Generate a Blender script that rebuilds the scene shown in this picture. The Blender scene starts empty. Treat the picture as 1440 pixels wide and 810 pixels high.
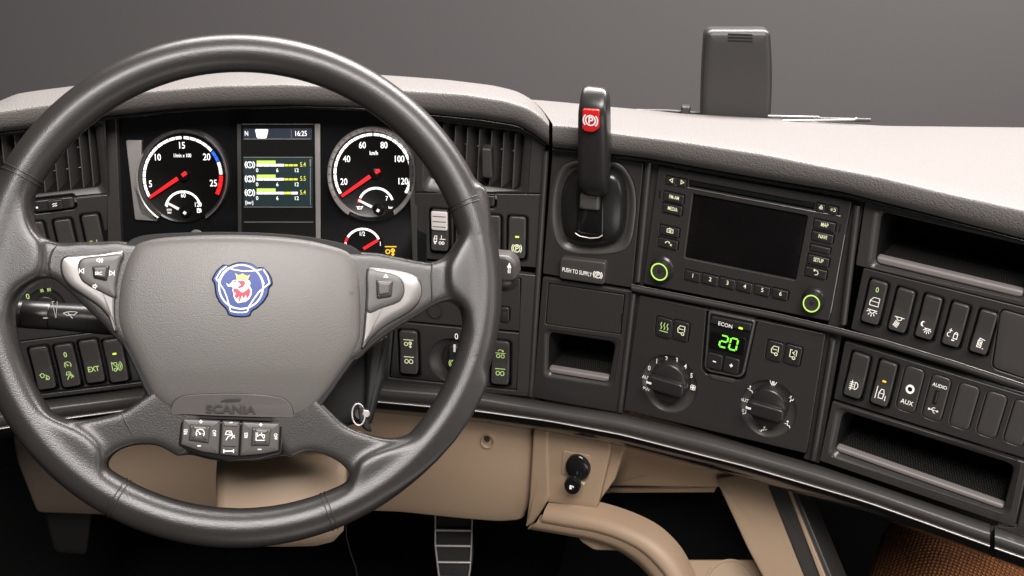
import bpy, math, random
import numpy as np
from mathutils import Vector, Matrix
random.seed(4)
R = math.radians
scene = bpy.context.scene
COL = scene.collection
# ------------------------------------------------------------------ camera
F, CX, CY = 1544.0, 720.0, 405.0
PITCH = R(31.8)
CAM = Vector((0, 0, 1.75))
RT = Vector((1, 0, 0))
FW = Vector((0, math.cos(PITCH), -math.sin(PITCH)))
UP = Vector((0, math.sin(PITCH), math.cos(PITCH)))
cd = bpy.data.cameras.new('camera')
cam = bpy.data.objects.new('camera', cd)
COL.objects.link(cam)
cam.location = CAM
cam.rotation_euler = (R(90) - PITCH, 0, 0)
cd.sensor_width = 36
cd.lens = F / 1440 * 36
cd.clip_start = 0.05
cd.clip_end = 60
scene.camera = cam
# ------------------------------------------------------------------ light
w = bpy.data.worlds.new('World')
scene.world = w
w.use_nodes = True
w.node_tree.nodes['Background'].inputs[0].default_value = (1, 0.95, 0.92, 1)
w.node_tree.nodes['Background'].inputs[1].default_value = 0.045
def area(name, loc, target, sx, sy, power, col=(1, .96, .93)):
    l = bpy.data.lights.new(name, 'AREA')
    l.shape = 'RECTANGLE'; l.size = sx; l.size_y = sy
    l.energy = power; l.color = col
    o = bpy.data.objects.new(name, l); COL.objects.link(o)
    o.location = loc
    o.rotation_euler = (Vector(target) - Vector(loc)).to_track_quat('-Z', 'Y').to_euler()
    return o
area('overhead_softbox', (0.75, 2.15, 2.85), (0.45, 1.15, 1.2), 1.6, 0.9, 140, (1, .95, .925))
area('left_top_softbox', (-0.35, 2.05, 2.8), (-0.2, 1.0, 1.2), 1.2, 0.7, 62, (1, .955, .93))
area('front_softbox', (0.25, -0.3, 3.1), (0.0, 1.05, 1.1), 1.7, 0.8, 112, (1, .95, .92))
area('side_softbox', (1.9, 0.1, 1.9), (0.2, 1.1, 1.0), 0.8, 1.2, 14, (1, .93, .88))
area('low_front_softbox', (0.7, -0.5, 0.45), (0.3, 1.15, 1.0), 1.6, 0.6, 7, (1, .95, .91))
area('backdrop_lamp', (3.0, 2.9, 3.4), (2.0, 5.2, 0.1), 2.5, 0.6, 235, (1, .94, .94))
scene.view_settings.view_transform = 'Standard'
scene.view_settings.look = 'None'
scene.view_settings.exposure = 0
scene.view_settings.gamma = 1
scene.render.engine = 'CYCLES'

# ------------------------------------------------------------------ geometry helpers
def ray(px, py):
    return FW + RT * ((px - CX) / F) - UP * ((py - CY) / F)
def proj(p):
    d = p - CAM
    z = d.dot(FW)
    return CX + F * d.dot(RT) / z, CY - F * d.dot(UP) / z

class Face:
    """a plane of the place, with right/up/out axes; P() is where the sight line meets it"""
    def __init__(s, o, yaw, lean, n=None):
        s.o = Vector(o)
        y, l = R(yaw), R(lean)
        s.n = Vector((-math.sin(y) * math.cos(l), -math.cos(y) * math.cos(l), math.sin(l))) if n is None else n.normalized()
        s.U = Vector((0, 0, 1)).cross(s.n).normalized()
        s.V = s.n.cross(s.U).normalized()
    def P(s, px, py, h=0.0):
        r = ray(px, py)
        t = ((s.o + s.n * h - CAM).dot(s.n)) / r.dot(s.n)
        return CAM + r * t
    def uv(s, px, py, h=0.0):
        d = s.P(px, py, h) - s.o
        return (d.dot(s.U), d.dot(s.V))
    def W(s, u, v, h=0.0):
        return s.o + s.U * u + s.V * v + s.n * h
    def k(s, px, py, h=0.0):
        """metres per pixel along right and up"""
        p = s.P(px, py, h)
        a = proj(p); b = proj(p + s.U * .002); c = proj(p + s.V * .002)
        return .002 / math.hypot(b[0] - a[0], b[1] - a[1]), .002 / math.hypot(c[0] - a[0], c[1] - a[1])

LEAN = 4.7
def chain():
    cl = Face(CAM + ray(390, 260) * 1.33, 0, LEAN)
    A = Face(cl.P(588, 300), 8, LEAN)
    B = Face(A.P(757, 380), 20, LEAN)
    C = Face(B.P(893, 400), 27.4, LEAN)
    D = Face(C.P(1178, 465), 33, LEAN)
    L = Face(cl.P(152, 340), -15, LEAN)
    return L, cl, A, B, C, D
FL, FC0, FA, FB, FR, FX = chain()
FACES = [FL, FC0, FA, FB, FR, FX]
def S(px, py, h=0.0):
    """the dashboard front as one smooth concave sweep (soft minimum over its facets)"""
    r = ray(px, py); ts = []
    for f in FACES:
        t = ((f.o + f.n * h - CAM).dot(f.n)) / r.dot(f.n)
        if t > 0: ts.append(t)
    m = min(ts); kk = .006
    t = m - kk * math.log(sum(math.exp(-(x - m) / kk) for x in ts))
    return CAM + r * (t + .0)

WL = {}
def thing(name, label, cat, loc, group=None, kind=None):
    o = bpy.data.objects.new(name, None); COL.objects.link(o)
    o.empty_display_size = .03
    o.location = loc; WL[o.name] = Vector(loc)
    tag(o, label, cat, group, kind)
    return o
def tag(o, label=None, cat=None, group=None, kind=None):
    if label: o['label'] = label
    if cat: o['category'] = cat
    if group: o['group'] = group
    if kind: o['kind'] = kind
    return o
def link(name, me, mat, parent=None, loc=None, label=None, kind=None):
    if mat and not me.materials: me.materials.append(mat)
    o = bpy.data.objects.new(name, me); COL.objects.link(o)
    loc = Vector(loc) if loc is not None else Vector((0, 0, 0))
    WL[o.name] = loc
    if parent is not None:
        o.parent = parent; o.location = loc - WL[parent.name]
    else:
        o.location = loc
    if label: o['label'] = label
    if kind: o['kind'] = kind
    return o
def mk(name, verts, faces, mat, parent=None, smooth=35, label=None, kind=None):
    """verts in world coordinates; origin goes to their middle"""
    vs = np.array([tuple(v) for v in verts])
    c = (vs.min(0) + vs.max(0)) / 2
    me = bpy.data.meshes.new(name)
    me.from_pydata([tuple(v) for v in (vs - c)], [], faces)
    if smooth:
        me.polygons.foreach_set('use_smooth', [True] * len(me.polygons))
        me.set_sharp_from_angle(angle=R(smooth))
    me.update()
    return link(name, me, mat, parent, c, label, kind)

def rpoly(pts, r, n=5):
    """round the corners of a polygon; r one radius or one per corner"""
    out = []; m = len(pts)
    for i in range(m):
        p = Vector(pts[i]); a = Vector(pts[i - 1]); b = Vector(pts[(i + 1) % m])
        ri = r[i] if isinstance(r, (list, tuple)) else r
        if ri <= 0: out.append(tuple(p)); continue
        ri_a = min(ri, (a - p).length * .49); ri_b = min(ri, (b - p).length * .49)
        p0 = p + (a - p).normalized() * ri_a; p2 = p + (b - p).normalized() * ri_b
        for k in range(n + 1):
            t = k / n
            out.append(tuple(p0 * (1 - t) ** 2 + p * (2 * t * (1 - t) * .93 + 0) + p2 * t ** 2 + (p0 + p2) * (t * (1 - t) * .07)))
    return out
def smooth_px(pts, n=8):
    """closed Catmull-Rom through pixel points"""
    out = []; m = len(pts)
    for i in range(m):
        p0, p1, p2, p3 = [np.array(pts[(i + j - 1) % m], float) for j in range(4)]
        for k in range(n):
            t = k / n
            q = .5 * ((2 * p1) + (-p0 + p2) * t + (2 * p0 - 5 * p1 + 4 * p2 - p3) * t * t + (-p0 + 3 * p1 - 3 * p2 + p3) * t ** 3)
            out.append(tuple(q))
    return out
def Q(f, pts, h=0.0, r=0, n=5):
    """pixel outline -> rounded outline in the face's own metres (r in pixels)"""
    k = sum(f.k(*pts[0], h)) / 2
    rr = [x * k for x in r] if isinstance(r, (list, tuple)) else r * k
    return rpoly([f.uv(x, y, h) for x, y in pts], rr, n)
def rect(f, cx, cy, wpx, hpx, r=3, h=0.0, dx=0, shear=0, n=5):
    """rounded rectangle lying square on the face, size in pixels"""
    ku, kv = f.k(cx, cy, h); u, v = f.uv(cx, cy, h)
    a, b = wpx * ku / 2, hpx * kv / 2
    return rpoly([(u - a, v + b), (u + a, v + b), (u + a, v - b), (u - a, v - b)], r * (ku + kv) / 2, n)
def grow(o, d):
    return inset(o, -d)
def ccw(o):
    a = sum(o[i - 1][0] * o[i][1] - o[i][0] * o[i - 1][1] for i in range(len(o)))
    return list(o) if a > 0 else list(reversed(o))
def inset(o, d):
    o = ccw(o); m = len(o); out = []
    for i in range(m):
        p = Vector(o[i]); a = Vector(o[i - 1]); b = Vector(o[(i + 1) % m])
        e1 = (p - a); e2 = (b - p)
        if e1.length < 1e-9 or e2.length < 1e-9: e1 = e2 = (b - a)
        n1 = Vector((-e1.y, e1.x)).normalized(); n2 = Vector((-e2.y, e2.x)).normalized()
        nn = n1 + n2
        if nn.length < 1e-6: nn = n1
        nn.normalize(); c = max(.45, nn.dot(n1))
        out.append(tuple(p + nn * (d / c)))
    return out
def dense(o, step):
    out = []
    for i in range(len(o)):
        a = Vector(o[i]); b = Vector(o[(i + 1) % len(o)])
        n = max(1, int((b - a).length / step))
        for k in range(n): out.append(tuple(a.lerp(b, k / n)))
    return out

def inside(p, o):
    r_ = False; m = len(o)
    for i in range(m):
        a, b = o[i - 1], o[i]
        if (a[1] > p[1]) != (b[1] > p[1]) and p[0] < (b[0] - a[0]) * (p[1] - a[1]) / (b[1] - a[1]) + a[0]: r_ = not r_
    return r_
def plate(name, f, outs, h0, h1, mat, parent=None, bev=0.0006, label=None, smooth=40):
    """flat piece with rounded front edges; outs[1:] are holes"""
    vs = []; fs = []; caps = []
    for k, o in enumerate(outs):
        o = ccw(o); o = [p for i, p in enumerate(o) if math.dist(p, o[i - 1]) > 2e-6]; m = len(o); sg = 1 if k == 0 else -1
        b0 = len(vs)
        rg = [[(p, h0) for p in o]]
        for q in (0, .3, .7, 1):
            d = bev * (1 - math.cos(q * math.pi / 2))
            rg.append([(p, h1 - bev * (1 - math.sin(q * math.pi / 2))) for p in (inset(o, sg * d) if d > 0 else o)])
        for r_ in rg: vs += [f.W(p[0], p[1], h) for p, h in r_]
        for r_ in range(4):
            for i in range(m):
                j = (i + 1) % m; fs.append((b0 + r_ * m + i, b0 + r_ * m + j, b0 + (r_ + 1) * m + j, b0 + (r_ + 1) * m + i))
        caps.append(([p for p, h in rg[-1]], b0 + 4 * m))
    co = []; ed = []
    for o, b0 in caps:
        n0 = len(co); co += [Vector(p) for p in o]; ed += [(n0 + i, n0 + (i + 1) % len(o)) for i in range(len(o))]
    from mathutils.geometry import delaunay_2d_cdt
    V2, _, F2, _, _, _ = delaunay_2d_cdt(co, ed, [], 0, 1e-7)
    b0 = len(vs); vs += [f.W(p.x, p.y, h1) for p in V2]
    for q in F2:
        c = (sum(V2[i].x for i in q) / len(q), sum(V2[i].y for i in q) / len(q))
        if inside(c, caps[0][0]) and not any(inside(c, o) for o, _ in caps[1:]): fs.append(tuple(b0 + i for i in q))
    return mk(name, vs, fs, mat, parent, smooth, label)

def pill(name, f, o, h0, h1, mat, parent=None, bev=.0008, hf=None, label=None, nr=4, c=None, smooth=50):
    """convex raised piece with a soft edge and a shaped top; hf(du, dv) adds height, measured from its middle"""
    o = ccw(o)
    if c is None: c = (sum(p[0] for p in o) / len(o), sum(p[1] for p in o) / len(o))
    H = (lambda p: hf(p[0] - c[0], p[1] - c[1])) if hf else (lambda p: 0)
    rings = [[(p, h0) for p in o]]
    for a in (0, .3, .7, 1):
        q = inset(o, bev * (1 - math.cos(a * math.pi / 2)))
        rings.append([(p, h1 + H(p) - bev * (1 - math.sin(a * math.pi / 2))) for p in q])
    last = inset(o, bev)
    for k in range(1, nr):
        s = 1 - k / nr
        q = [(c[0] + (p[0] - c[0]) * s, c[1] + (p[1] - c[1]) * s) for p in last]
        rings.append([(p, h1 + H(p)) for p in q])
    vs = [f.W(p[0], p[1], h) for rg in rings for p, h in rg]; m = len(o); fs = []
    for r_ in range(len(rings) - 1):
        for i in range(m):
            j = (i + 1) % m
            fs.append((r_ * m + i, r_ * m + j, (r_ + 1) * m + j, (r_ + 1) * m + i))
    vs.append(f.W(c[0], c[1], h1 + H(c))); t = len(vs) - 1; b = (len(rings) - 1) * m
    for i in range(m): fs.append((b + i, b + (i + 1) % m, t))
    return mk(name, vs, fs, mat, parent, smooth, label)

def lathe(name, f, u, v, prof, mat, parent=None, n=48, label=None, smooth=40, ry=1.0, cap=True):
    vs = []; fs = []
    ku, kv = f.k(*proj(f.W(u, v, 0))); sx = 2 * ku / (ku + kv); sy = 2 * kv / (ku + kv)
    for r_, h in prof:
        for i in range(n):
            a = 2 * math.pi * i / n
            vs.append(f.W(u + r_ * sx * math.cos(a), v + r_ * sy * math.sin(a), h))
    for k in range(len(prof) - 1):
        for i in range(n):
            j = (i + 1) % n
            fs.append((k * n + i, k * n + j, (k + 1) * n + j, (k + 1) * n + i))
    if cap and prof[-1][0] > 1e-6: fs.append(tuple((len(prof) - 1) * n + i for i in range(n)))
    return mk(name, vs, fs, mat, parent, smooth, label)

def loft(name, rows, mat, parent=None, closed=False, smooth=60, label=None, kind=None):
    m = len(rows[0]); vs = [p for r_ in rows for p in r_]; fs = []
    for a in range(len(rows) - 1):
        for i in range(m if closed else m - 1):
            j = (i + 1) % m
            fs.append((a * m + i, a * m + j, (a + 1) * m + j, (a + 1) * m + i))
    return mk(name, vs, fs, mat, parent, smooth, label, kind)

def tube(name, pts, rad, mat, parent=None, n=10, label=None, closed=False, smooth=60, flat=1.0, upv=None):
    pts = [Vector(p) for p in pts]; m = len(pts); vs = []; fs = []
    rr = rad if isinstance(rad, (list, tuple)) else [rad] * m
    prev = None
    for i, p in enumerate(pts):
        a = pts[i - 1] if (i > 0 or closed) else p; b = pts[(i + 1) % m] if (i < m - 1 or closed) else p
        t = (b - a).normalized()
        ref = upv if upv is not None else (prev if prev is not None else (Vector((0, 0, 1)) if abs(t.z) < .9 else Vector((0, 1, 0))))
        x = (ref - t * ref.dot(t)).normalized(); y = t.cross(x); prev = x
        for k in range(n):
            an = 2 * math.pi * k / n
            vs.append(p + x * (rr[i] * flat * math.cos(an)) + y * (rr[i] * math.sin(an)))
    for i in range(m if closed else m - 1):
        for k in range(n):
            l = (k + 1) % n; j = (i + 1) % m
            fs.append((i * n + k, i * n + l, j * n + l, j * n + k))
    if not closed:
        fs.append(tuple(range(n))[::-1]); fs.append(tuple((m - 1) * n + k for k in range(n)))
    return mk(name, vs, fs, mat, parent, smooth, label)

# ---- flat print: strokes and lettering
def arc(cx, cy, r_, a0, a1, n=14, ry=None):
    ry = r_ if ry is None else ry
    return [(cx + r_ * math.cos(R(a0 + (a1 - a0) * i / n)), cy + ry * math.sin(R(a0 + (a1 - a0) * i / n))) for i in range(n + 1)]
def ribbon(pts, wd):
    m = len(pts); closed = (Vector(pts[0]) - Vector(pts[-1])).length < 1e-7
    L = []; Rr = []
    for i in range(m):
        p = Vector(pts[i])
        a = Vector(pts[i - 1]) if i > 0 else (Vector(pts[-2]) if closed else None)
        b = Vector(pts[i + 1]) if i < m - 1 else (Vector(pts[1]) if closed else None)
        if a is None: a = p - (b - p)
        if b is None: b = p + (p - a)
        e1 = (p - a).normalized(); e2 = (b - p).normalized()
        n1 = Vector((-e1.y, e1.x)); n2 = Vector((-e2.y, e2.x)); nn = n1 + n2
        if nn.length < 1e-6: nn = n1
        nn.normalize(); c = max(.5, nn.dot(n1))
        L.append(p + nn * (wd / 2 / c)); Rr.append(p - nn * (wd / 2 / c))
    vs = L + Rr
    return vs, [(i, i + 1, m + i + 1, m + i) for i in range(m - 1)]
def flat_print(name, f, polys, mat, parent, h, hf=None, c=(0, 0)):
    """polys: list of (verts2d, faces); each 0.02 mm above the one before"""
    vs = []; fs = []
    for k, (pv, pf) in enumerate(polys):
        b = len(vs)
        for p in pv:
            hh = h + k * .00002 + (hf(p[0] - c[0], p[1] - c[1]) if hf else 0)
            vs.append(f.W(p[0], p[1], hh))
        fs += [tuple(b + i for i in q) for q in pf]
    return mk(name, vs, fs, mat, parent, 0)
TXT = {}
def glyphs(s, bold):
    key = (s, bold)
    if key not in TXT:
        cu = bpy.data.curves.new('t', 'FONT'); cu.body = s; cu.align_x = 'CENTER'; cu.align_y = 'CENTER'
        cu.offset = bold; cu.resolution_u = 3
        tmp = bpy.data.objects.new('t', cu); me = bpy.data.meshes.new_from_object(tmp)
        v = [(x.co.x, x.co.y) for x in me.vertices]; p = [tuple(q.vertices) for q in me.polygons]
        bpy.data.objects.remove(tmp); bpy.data.curves.remove(cu); bpy.data.meshes.remove(me)
        ys = [a[1] for a in v]; xs = [a[0] for a in v]
        my = (max(ys) + min(ys)) / 2; mx = (max(xs) + min(xs)) / 2
        TXT[key] = ([(a - mx, b - my) for a, b in v], p)
    return TXT[key]
def text(f, s, cx, cy, cap, mat, parent, h=.0004, sx=.8, bold=.006, rot=0, name='lettering', hf=None, c=None, h_at=None):
    """lettering lying on the face, cap height in pixels"""
    v, p = glyphs(s, bold)
    hp = h_at if h_at is not None else h
    ku, kv = f.k(cx, cy, hp); u, vv = f.uv(cx, cy, hp); sz = cap * 1.06 * kv / .72
    ca, sa = math.cos(R(rot)), math.sin(R(rot))
    o = []
    for a, b in v:
        a, b = a * sz * sx, b * sz
        o.append((u + a * ca - b * sa, vv + a * sa + b * ca))
    return flat_print(name, f, [(o, p)], mat, parent, h, hf, c or (0, 0))
# symbols as strokes in a -1..1 box; a tuple ('f', pts) is a filled shape
def circ(x, y, r_): return arc(x, y, r_, 0, 360, 16)
def rays(x, y, r0, r1, a0, a1, n): return [[(x + r0 * math.cos(R(a0 + (a1 - a0) * i / (n - 1))), y + r0 * math.sin(R(a0 + (a1 - a0) * i / (n - 1)))), (x + r1 * math.cos(R(a0 + (a1 - a0) * i / (n - 1))), y + r1 * math.sin(R(a0 + (a1 - a0) * i / (n - 1))))] for i in range(n)]
TRUCK = [[(-.9, -.4), (-.9, .1), (-.6, .7), (0, .7), (0, -.4), (-.9, -.4)], [(-.75, .1), (0, .1)], circ(-.5, -.65, .22)]
ICON = {
 'dome': [[(-1, .5), (1, .5)], arc(0, .5, .55, 180, 360)] + rays(0, .5, .75, 1.15, 200, 340, 5),
 'reading': [[(-1, .8), (1, .8)], arc(0, .8, .55, 180, 360)] + [[(-.5 + .25 * i, .2 - .1 * i), (-.9 + .25 * i, -.8 - .1 * i)] for i in range(4)],
 'night': [('f', arc(-.6, .5, .42, 60, 300, 10) + arc(-.4, .5, .34, 280, 80, 10)), [(-.2, -.05), (1, -.05)], arc(.4, -.05, .32, 180, 360)] + rays(.4, -.05, .45, .8, 205, 335, 5),
 'door': [[(-.9, -.8), (-.9, .1), (-.3, .8), (.9, .8), (.9, -.8), (-.9, -.8)], [(-.9, 0), (.9, 0)]],
 'lock': [arc(-.6, -.1, .3, 60, 300), rays(-.5, .5, .05, .3, 0, 360, 7)[0], [(-.75, .5), (-.2, .5)], [(-.5, .25), (-.5, .8)], [(.2, -.5), (.2, .2), (.8, .2), (.8, -.5), (.2, -.5)], arc(.5, .2, .24, 0, 180), ('f', [(0, -.85), (.5, -.85), (.5, -.7), (0, -.7)])],
 'can': [[(-.5, -.8), (-.5, .4), (.3, .4), (.3, -.8), (-.5, -.8)], [(-.3, .4), (-.3, .8), (.8, .6)], [(-.25, .2), (-.25, -.6)], [(.05, .2), (.05, -.6)], [(.6, -.9), (.9, -.9)]],
 'foglamp': [[(.1, .6), (.1, -.6)], arc(.1, 0, .6, 90, -90)] + [[(-.1, .5 - .33 * i), (-.9, .4 - .33 * i)] for i in range(4)] + [[(-.5, .8), (-.55, -.9)]],
 'lane': [[(-.8, .9), (-.8, -.9)], [(.8, -.2), (.85, -.9)]] + [[(-.3, -.7), (-.35, 0), (-.1, .6), (.3, .6), (.5, 0), (.4, -.7), (-.3, -.7)], [(-.3, 0), (.5, 0)]],
 'usb': [[(-1, 0), (1, 0)], [(-.5, 0), (-.1, .5), (.3, .5)], [(-.2, 0), (.2, -.5), (.5, -.5)], ('f', circ(-.9, 0, .22)[:-1]), ('f', [(.7, .25), (1.15, 0), (.7, -.25)])],
 'heat': [[(-.6 + .6 * i, -.5), (-.45 + .6 * i, -.1), (-.7 + .6 * i, .3), (-.55 + .6 * i, .8)] for i in range(3)] + [[(-.8, -.8), (.8, -.8)]],
 'cab': [[(-.6, -.5), (-.7, .2), (-.3, .8), (.6, .8), (.6, -.2)], circ(.3, -.6, .26), [(-.6, -.5), (0, -.5)], [(-.5, .2), (.4, .2)]],
 'cab_air': [[(-.6, -.5), (-.6, .8), (-.2, .8)], [(.2, .8), (.6, .8), (.6, -.2)], circ(.2, -.6, .26), [(-.6, -.5), (-.1, -.5)], [(-.2, .4), (.3, 0)], [(.2, .6), (-.1, .2)]],
 'fan': [circ(.4 * math.cos(R(45 + 90 * i)), .4 * math.sin(R(45 + 90 * i)), .38) for i in range(4)],
 'seat': [('f', circ(-.1, .6, .25)[:-1]), [(-.1, .2), (0, -.4), (.5, -.4), (.8, -.9)], [(-.8, -.1), (-.3, -.1)]],
 'seat_up': [('f', circ(.3, .6, .22)[:-1]), [(.3, .3), (.1, -.3), (-.4, -.3), (-.6, -.9)], [(-.9, .3), (-.4, .1)], [(-.7, .7), (-.3, .5)]],
 'seat_feet': [('f', circ(.1, .6, .22)[:-1]), [(.1, .3), (0, -.3), (-.5, -.3), (-.6, -.9)], [(.8, .2), (.4, -.1)], [(-.9, -.5), (-.9, -.8)]],
 'screen_air': [[(-.9, .5), (0, .85), (.9, .5), (.5, -.4), (-.5, -.4), (-.9, .5)], [(-.3, -.7), (-.2, .3)], [(.3, -.7), (.2, .3)], [(0, -.8), (0, .3)]],
 'left': [[(.5, .7), (-.6, 0), (.5, -.7), (.5, .7)]], 'right': [[(-.5, .7), (.6, 0), (-.5, -.7), (-.5, .7)]],
 'up': [[(-.7, -.5), (0, .6), (.7, -.5), (-.7, -.5)]],
 'eject': [[(-.6, -.1), (0, .7), (.6, -.1), (-.6, -.1)], [(-.6, -.5), (.6, -.5)]],
 'sunmoon': rays(-.5, 0, .15, .5, 0, 315, 8)[0:7:2] + [arc(.4, 0, .5, 120, -120, 10)],
 'camera': [[(-.8, -.5), (-.8, .45), (-.3, .45), (-.15, .7), (.25, .7), (.4, .45), (.9, .45), (.9, -.5), (-.8, -.5)], circ(.05, 0, .28)],
 'phone': [arc(-.2, -.3, .7, 150, 40, 8), ('f', [(-.95, 0), (-.7, .25), (-.55, .05), (-.8, -.2)]), ('f', [(.1, .3), (.4, .1), (.3, -.1), (.05, .05)]), [(.5, -.5), (.9, -.1)], [(.9, -.6), (.5, -.1)]],
 'back': [arc(0, -.1, .6, -90, 90, 10), [(0, .5), (-.7, .5)], [(-.4, .85), (-.75, .5), (-.4, .15)], [(-.3, -.7), (0, -.7)]],
 'wiper': [[(-1, .35)] + arc(0, -1.4, 2.0, 118, 62, 10) + [(.45, -.15)] + arc(0, -1.4, 1.3, 68, 112, 8) + [(-1, .35)], [(-.35, .4), (.15, -.9)]],
 'park': [circ(0, 0, .72), arc(0, 0, 1.05, 135, 225), arc(0, 0, 1.05, -45, 45), [(-.2, -.45), (-.2, .45), (.1, .45)] + arc(.1, .22, .23, 90, -90, 8) + [(-.2, 0)]],
 'speed': [arc(0, 0, .85, -40, 220, 16), [(0, -.05), (-.75, .75)], ('f', circ(0, -.1, .2)[:-1]), [(-.7, -.1), (-.5, -.1)], [(.5, -.1), (.7, -.1)]],
 'dist': [[(-.8, .2), (-.6, .8), (.2, .8), (.4, .2), (-.8, .2)], arc(.2, -.7, .7, 20, 160, 10), [(.2, -.6), (.8, .1)], [(-.7, -.8), (-.3, -.1)], [(-.2, .5), (.1, .5)]],
 'axle': [[(-1, .7), (1, .7)], circ(-.5, -.15, .34), circ(.35, .05, .28), [(.35, .4), (.35, -.8)], [(.1, -.5), (.35, -.85), (.6, -.5)]],
 'axles': [[(-1, .6), (1, .6)], circ(-.45, -.2, .36), circ(.45, -.2, .36)],
 'axles_up': [[(-1, .1), (1, .1)], circ(-.45, -.5, .34), circ(.45, -.5, .34), arc(0, .3, .5, 20, 160, 8), [(.3, .5), (.55, .4), (.55, .75)]],
 'pump': [[(-.5, -.7), (-.5, .7), (.2, .7), (.2, -.7), (-.5, -.7)], [(-.3, .2), (0, .2), (0, .5), (-.3, .5), (-.3, .2)], [(.2, 0), (.5, 0), (.5, -.5), (.8, -.5), (.8, .4), (.5, .7)]],
 'truck': TRUCK, 'trucks': [[(x * .55 - .5, y * .8) for x, y in q] for q in TRUCK] + [circ(.1, -.5, .2), circ(.6, -.5, .2), [(0, .1), (1, .1)], [(.3, .2), (.3, .7)]],
 'shift': [circ(-.4, .2, .35), circ(.5, -.3, .3), [(-.1, .3), (.5, .1)], [(-.9, .3), (-.6, .5)], [(.1, -.6), (.5, -.3)]],
 'warn': [[(-.9, -.7), (-.9, .6), (0, .6), (0, -.7)], [(-.9, .8), (.5, -.9)], circ(-.4, -.6, .24)] + [arc(-.1, 0, .45 + .3 * i, -45, 45, 6) for i in range(3)],
 'vol_up': [[(-.9, -.3), (-.9, .3), (-.5, .3), (-.1, .7), (-.1, -.7), (-.5, -.3), (-.9, -.3)], arc(-.1, 0, .4, -50, 50, 6), arc(-.1, 0, .7, -50, 50, 6), arc(-.1, 0, 1, -50, 50, 6)],
 'vol_dn': [[(-.6, -.3), (-.6, .3), (-.2, .3), (.2, .7), (.2, -.7), (-.2, -.3), (-.6, -.3)], arc(.2, 0, .4, -50, 50, 6)],
 'prev': [[(-.8, .8), (-.8, -.8)], [(.6, .7), (-.6, 0), (.6, -.7), (.6, .7)]], 'next': [[(.8, .8), (.8, -.8)], [(-.6, .7), (.6, 0), (-.6, -.7), (-.6, .7)]],
 'retard': [[(-.9, .8), (-.9, -.8), (.9, -.8)], [(-.6, .8), (-.6, 0), (-.1, .4), (.3, .1), (.7, -.5)], [(.2, .8), (.2, .3), (.8, .3), (.8, -.3)]],
 'plus': [[(-.7, 0), (.7, 0)], [(0, -.7), (0, .7)]], 'minus': [[(-.7, 0), (.7, 0)]],
 'barbell': [[(-.9, .35), (-.9, -.35)], [(.9, .35), (.9, -.35)], [(-.9, 0), (.9, 0)]], 'dash': [('f', [(-.6, -.2), (.6, -.2), (.6, .2), (-.6, .2)])],
 'flow': [[(-.7, .2), (-.2, .5), (.2, .3), (.7, .6)], [(-.7, -.4), (-.2, -.1), (.2, -.3), (.7, 0)]],
 'oil': [[(-.6, -.4), (.4, -.4), (.9, .4), (.3, .2), (-.6, .2), (-.6, -.4)], [(-.6, .1), (-1, .4)], [(-.2, .2), (-.2, .5)]],
 'tri_dn': [[(-.7, 1), (-.15, -1), (.3, 1)]], 'heart_arrow': [[(-.2, .2), (-.2, -.9)], [(.25, .2), (.25, -.9)], ('f', [(-.6, .1), (0, .95), (.6, .1)])],
 'seat_knob': [[(.5, .7), (-.4, .7), (-.4, -.6)], [(-.1, .4), (-.1, -.6)], [(.5, .7), (.5, .2)]],
 'lights': [arc(-.6, 0, .35, 90, 270, 6), arc(.5, 0, .35, 90, -90, 6), [(.5, .35), (.5, -.35)], [(-.6, .35), (-.6, -.35)]] + [[(-1.3, .3 - .3 * i), (-1.0, .3 - .3 * i)] for i in range(3)] + [[(.95, .3 - .3 * i), (1.3, .3 - .3 * i)] for i in range(3)],
}
def icon(f, key, cx, cy, sz, mat, parent, h=.0004, lw=1.3, hf=None, c=None, name='symbol', sy=None, h_at=None):
    """sz: half width in pixels; lw: stroke in pixels"""
    hp = h_at if h_at is not None else h
    ku, kv = f.k(cx, cy, hp); u, v = f.uv(cx, cy, hp); kk = (ku + kv) / 2; sy = sy or sz
    if isinstance(key, str) and key not in ('plus', 'minus', 'dash', 'park'): sz, sy, lw = sz * 1.08, sy * 1.08, lw * .85
    polys = []
    for s in (ICON[key] if isinstance(key, str) else key):
        fill = isinstance(s, tuple)
        pts = [(u + x * sz * ku, v + y * sy * kv) for x, y in (s[1] if fill else s)]
        if fill: polys.append((pts, [tuple(range(len(pts)))]))
        else: polys.append(ribbon(pts, lw * kk))
    return flat_print(name, f, polys, mat, parent, h, hf, c or (0, 0))

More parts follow.
